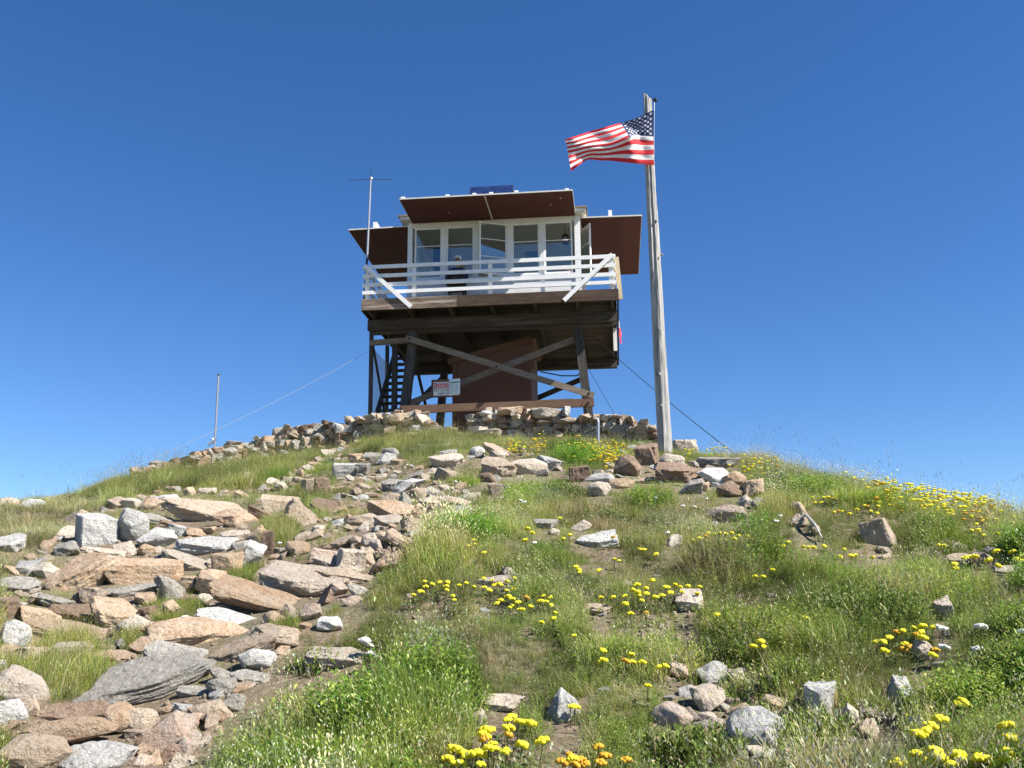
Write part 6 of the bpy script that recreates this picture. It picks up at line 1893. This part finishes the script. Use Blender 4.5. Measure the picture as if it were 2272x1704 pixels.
flower_plant('yellow_flower_clump', 'yellow flower row below the smooth pinkish boulder', FG,
             Z6([(350, 760), (385, 750), (420, 740), (432, 722), (470, 732), (498, 725), (530, 728), (565, 722), (578, 758), (605, 738), (655, 742), (675, 760), (575, 815), (60, 815), (140, 842), (885, 775), (855, 797)]), 'yellow', .024, .14, seed=18)
flower_plant('yellow_flower_clump', 'scattered yellow heads below the bleached dead branch', FG,
             Z6([(970, 800), (1000, 802), (1025, 805), (1085, 795), (730, 825), (1175, 855), (1200, 812), (1240, 852), (1265, 848), (1360, 860), (1730, 790), (1757, 795), (797, 930), (697, 967), (740, 970), (980, 1205)]), 'yellow', .022, .14, seed=19)
flower_plant('yellow_flower_clump', 'yellow flowers hiding the tan rocks at the right edge', FG,
             Z6([(1880, 865), (1910, 860), (1935, 858), (2015, 878), (1820, 900), (1830, 925), (2060, 828), (2150, 830), (2170, 870), (2200, 855), (2065, 910), (2190, 880)]), 'yellow', .027, .15, seed=20)
flower_plant('yellow_flower_clump', 'yellow heads on the slope under the crest bank at the right', FG,
             Z6([(1915, 708), (1955, 705), (1975, 655), (1960, 712), (1985, 735), (2065, 728), (2170, 742), (1920, 630), (1945, 672), (2200, 775), (2150, 625)]), 'yellow', .022, .14, seed=21)
flower_plant('yellow_flower_clump', 'yellow flower clump left of the square tan boulder on the right slope', FG,
             Z6([(1020, 520), (1035, 550), (1070, 550), (1085, 522), (1110, 520), (1135, 525), (1150, 530), (1140, 605), (1165, 600), (1190, 598), (1230, 615), (1270, 590), (1315, 565), (1335, 572), (1350, 598), (1390, 570), (1385, 610)]), 'yellow', .021, .13, seed=22)
# dense far patches that read as one mass
def flower_bank(name, label, areas, hr, seed):
    g = np.random.default_rng(seed); V, F, mi = [], [], []; off = 0
    sets = [HEADS['yellow'][0], HEADS['yellow'][1], HEADS['amber'][0]]
    arr = []
    for me in sets:
        v = np.empty(len(me.vertices) * 3, np.float32); me.vertices.foreach_get('co', v); arr.append((v.reshape(-1, 3), np.array([p.vertices[:] for p in me.polygons])))
    for (pts, n, sx, sy, amber) in areas:
        pts = np.array(pts, float)
        t = g.random(n) * (len(pts) - 1); i = np.minimum(t.astype(int), len(pts) - 2); f = (t - i)[:, None]
        c = pts[i] * (1 - f) + pts[i + 1] * f + g.normal(size=(n, 2)) * np.array([sx, sy])
        P = at(c[:, 0], c[:, 1] + 10)
        for q in P:
            k = 2 if g.random() < amber else int(g.integers(2)); v, f_ = arr[k]; h = hr * g.uniform(.7, 1.25)
            V.append(v * h + q + np.array([0, 0, g.uniform(.04, .22)])); F.append(f_ + off); off += len(v); mi += [1 if k == 2 else 0] * len(f_)
    me = mesh_np(name, np.concatenate(V), np.concatenate(F), M['yellow']); me.materials.append(M['amber']); me.polygons.foreach_set('material_index', np.array(mi, np.int32))
    props(link(name, me), label, 'flowers', kind='stuff')
flower_bank('flower_bank', 'dense band of yellow flowers along the right crest', [([(1955, 1092), (2040, 1115), (2120, 1130), (2180, 1140), (2230, 1150)], 330, 14, 11, .05), ([(1940, 1120), (1990, 1120), (1960, 1125)], 26, 15, 4, .3), ([(1650, 1045), (1720, 1050)], 50, 14, 6, .25), ([(2030, 1130), (2200, 1155)], 110, 24, 12, .1), ([(1900, 1085), (2000, 1100)], 40, 16, 6, .1)], .021, 3)
flower_bank('flower_patch', 'dense yellow and orange flower patch behind the central rocks', [([(1265, 1008), (1330, 1010), (1370, 1012)], 150, 22, 8, .25), ([(1340, 1030), (1365, 1035)], 50, 12, 6, .5), ([(1130, 998), (1165, 1010)], 34, 8, 5, .2), ([(1180, 1000), (1205, 995)], 40, 10, 7, .6), ([(1575, 1014), (1610, 1015)], 22, 8, 3, .3), ([(1515, 1017), (1535, 1017)], 8, 4, 2, .2)], .021, 4)
# flat white flower heads
WG = 'flat white flower heads in the grass'
wl = [(805, 1420, 'by the flat pale slab'), (815, 1430, 'by the flat pale slab'), (820, 1450, 'by the flat pale slab'), (2175, 1390, 'at the right'), (2265, 1400, 'at the right'), (2085, 1393, 'at the right'), (2090, 1435, 'at the right'), (2165, 1440, 'at the right'), (1455, 1105, 0),
      (1567, 1107, 0), (1540, 1125, 0), (1515, 1123, 0), (1722, 1157, 0), (1690, 1155, 0), (1730, 1146, 0), (1113, 1105, 0), (1155, 1110, 0), (1163, 1115, 0), (1010, 1070, 0), (903, 1032, 0), (410, 1372, 'in the green pocket of the rockfall'), (1480, 1183, 0), (620, 1205, 0), (1640, 1130, 0), (1185, 1205, 0)]
for i, (x, y, w) in enumerate(wl):
    ls = sorted(LAND, key=lambda l: (l[1] - x) ** 2 + (l[2] - y) ** 2)
    cs = [f'flat white flower head {rel(x - l[1], y - l[2])} {l[0]}' for l in ls[:3]] + [f'flat white flower head {rel(x - ls[p][1], y - ls[p][2])} {ls[p][0]}, {rel(x - ls[q][1], y - ls[q][2])} {ls[q][0]}' for p, q in ((0, 1), (0, 2), (1, 2), (0, 3))]
    lab = next((c for c in cs if c not in USED and len(c.split()) <= 16), 'flat white flower head standing in the upper meadow grass'); USED.add(lab)
    flower_plant('white_flower', lab, WG, [(x, y), (x + 7, y + 3)] if y > 1300 else [(x, y)], 'white', .026 if y > 1300 else .022, .15, False, seed=60 + i)

# ------------------------------------------------------------------ leafy bushes
def bush(name, label, px, py, wpx, hpx, cols, ll, lw, nstem, per=16, seed=0, group='leafy plants on the slope'):
    g0 = Vector(at(px, py)); mpp = g0.length / FPX; Rr = wpx * mpp / 2; H = hpx * mpp * .8
    root = empty(name, g0, label, 'plant', group)
    b = PB(seed); g = b.g; st_ = PB(seed + 1)
    for i in range(nstem):
        a = g.uniform(0, 6.28); q = math.sqrt(g.random()); bx, by = Rr * q * math.cos(a) * .9, Rr * q * math.sin(a) * .65
        bz = float(gz(g0.x + bx, g0.y + by)) - g0.z
        hh = H * (1.05 - .55 * q * q) * g.uniform(.65, 1.1); lx, ly = bx * .25 + g.normal(0, .04), by * .25 + g.normal(0, .04)
        col = cols[g.integers(len(cols))]
        for k in range(per):
            t = (k + 1.5) / (per + .5); p = (bx + lx * t, by + ly * t, bz + hh * t); az = k * 2.4 + g.uniform(-.5, .5)
            b.leaf(p, (math.cos(az), math.sin(az), g.uniform(.7, 2.4)), (-math.cos(az) * .6, -math.sin(az) * .6, 1), ll * g.uniform(.55, 1.35) * (1.15 - .4 * t), lw * g.uniform(.7, 1.3), jc(g, col if g.random() > .04 else STRAW, .3), .12)
        st_.blade((bx, by, bz), math.atan2(ly, lx), hh, .006, .1, .1, (.10, .09, .04), (.10, .12, .04), 2)
    for i in range(nstem // 6):      # dry stalks and twigs poking out
        a = g.uniform(0, 6.28); q = math.sqrt(g.random()); bx, by = Rr * q * math.cos(a) * .95, Rr * q * math.sin(a) * .7
        bz = float(gz(g0.x + bx, g0.y + by)) - g0.z
        st_.blade((bx, by, bz), g.uniform(0, 6.28), H * g.uniform(.8, 1.5), .0045, g.uniform(.05, .6), g.uniform(.1, .6), (.30, .25, .14), (.44, .38, .22), 3)
    link('foliage', b.mesh('foliage', M['plant']), root); link('stems', st_.mesh('stems', M['plant']), root)
    return root
BL = [(.115, .165, .034), (.155, .21, .045), (.205, .26, .07), (.08, .125, .026), (.20, .24, .10)]
YG = [(.21, .29, .045), (.17, .25, .038), (.24, .31, .07)]
bush('leafy_bush', 'largest dense green leafy bush at the bottom, left of the yellow flowers', 790, 1640, 400, 145, BL, .026, .0062, 330, 26, 71)
bush('leafy_bush', 'dark leafy bush in the middle of the right meadow', 1905, 1385, 260, 85, BL, .038, .010, 130, 16, 72)
bush('leafy_bush', 'leafy plants with broad upright leaves at the bottom edge right of centre', 1530, 1700, 190, 90, BL[1:3], .046, .0115, 100, 14, 73)
bush('leafy_bush', 'bright yellow green feathery bush right of the three bent yellow flowers', 1755, 1530, 150, 85, YG, .022, .006, 150, 18, 74)
bush('leafy_bush', 'yellow green feathery bush in front of the tall grey white block', 1815, 1650, 130, 75, YG, .022, .006, 130, 18, 75)
bush('leafy_bush', 'low bright green feathery patch under the small yellow group', 1400, 1480, 150, 60, YG, .022, .006, 130, 14, 76)
bush('leafy_bush', 'dark leafy bush behind the three bent yellow flowers', 1650, 1460, 140, 80, BL, .036, .009, 80, 14, 77)
bush('leafy_bush', 'small white flecked bush at the left end of the flat pale slab', 690, 1490, 110, 60, YG + [(.5, .52, .42)], .02, .008, 80, 14, 78)
bush('leafy_bush', 'leafy clump above the flat grey white rock', 1350, 1165, 100, 45, BL, .042, .011, 45, 10, 79)
bush('leafy_bush', 'dense leafy green plants in the far right edge', 2230, 1540, 150, 110, BL[1:], .036, .010, 100, 16, 80)

meadow()
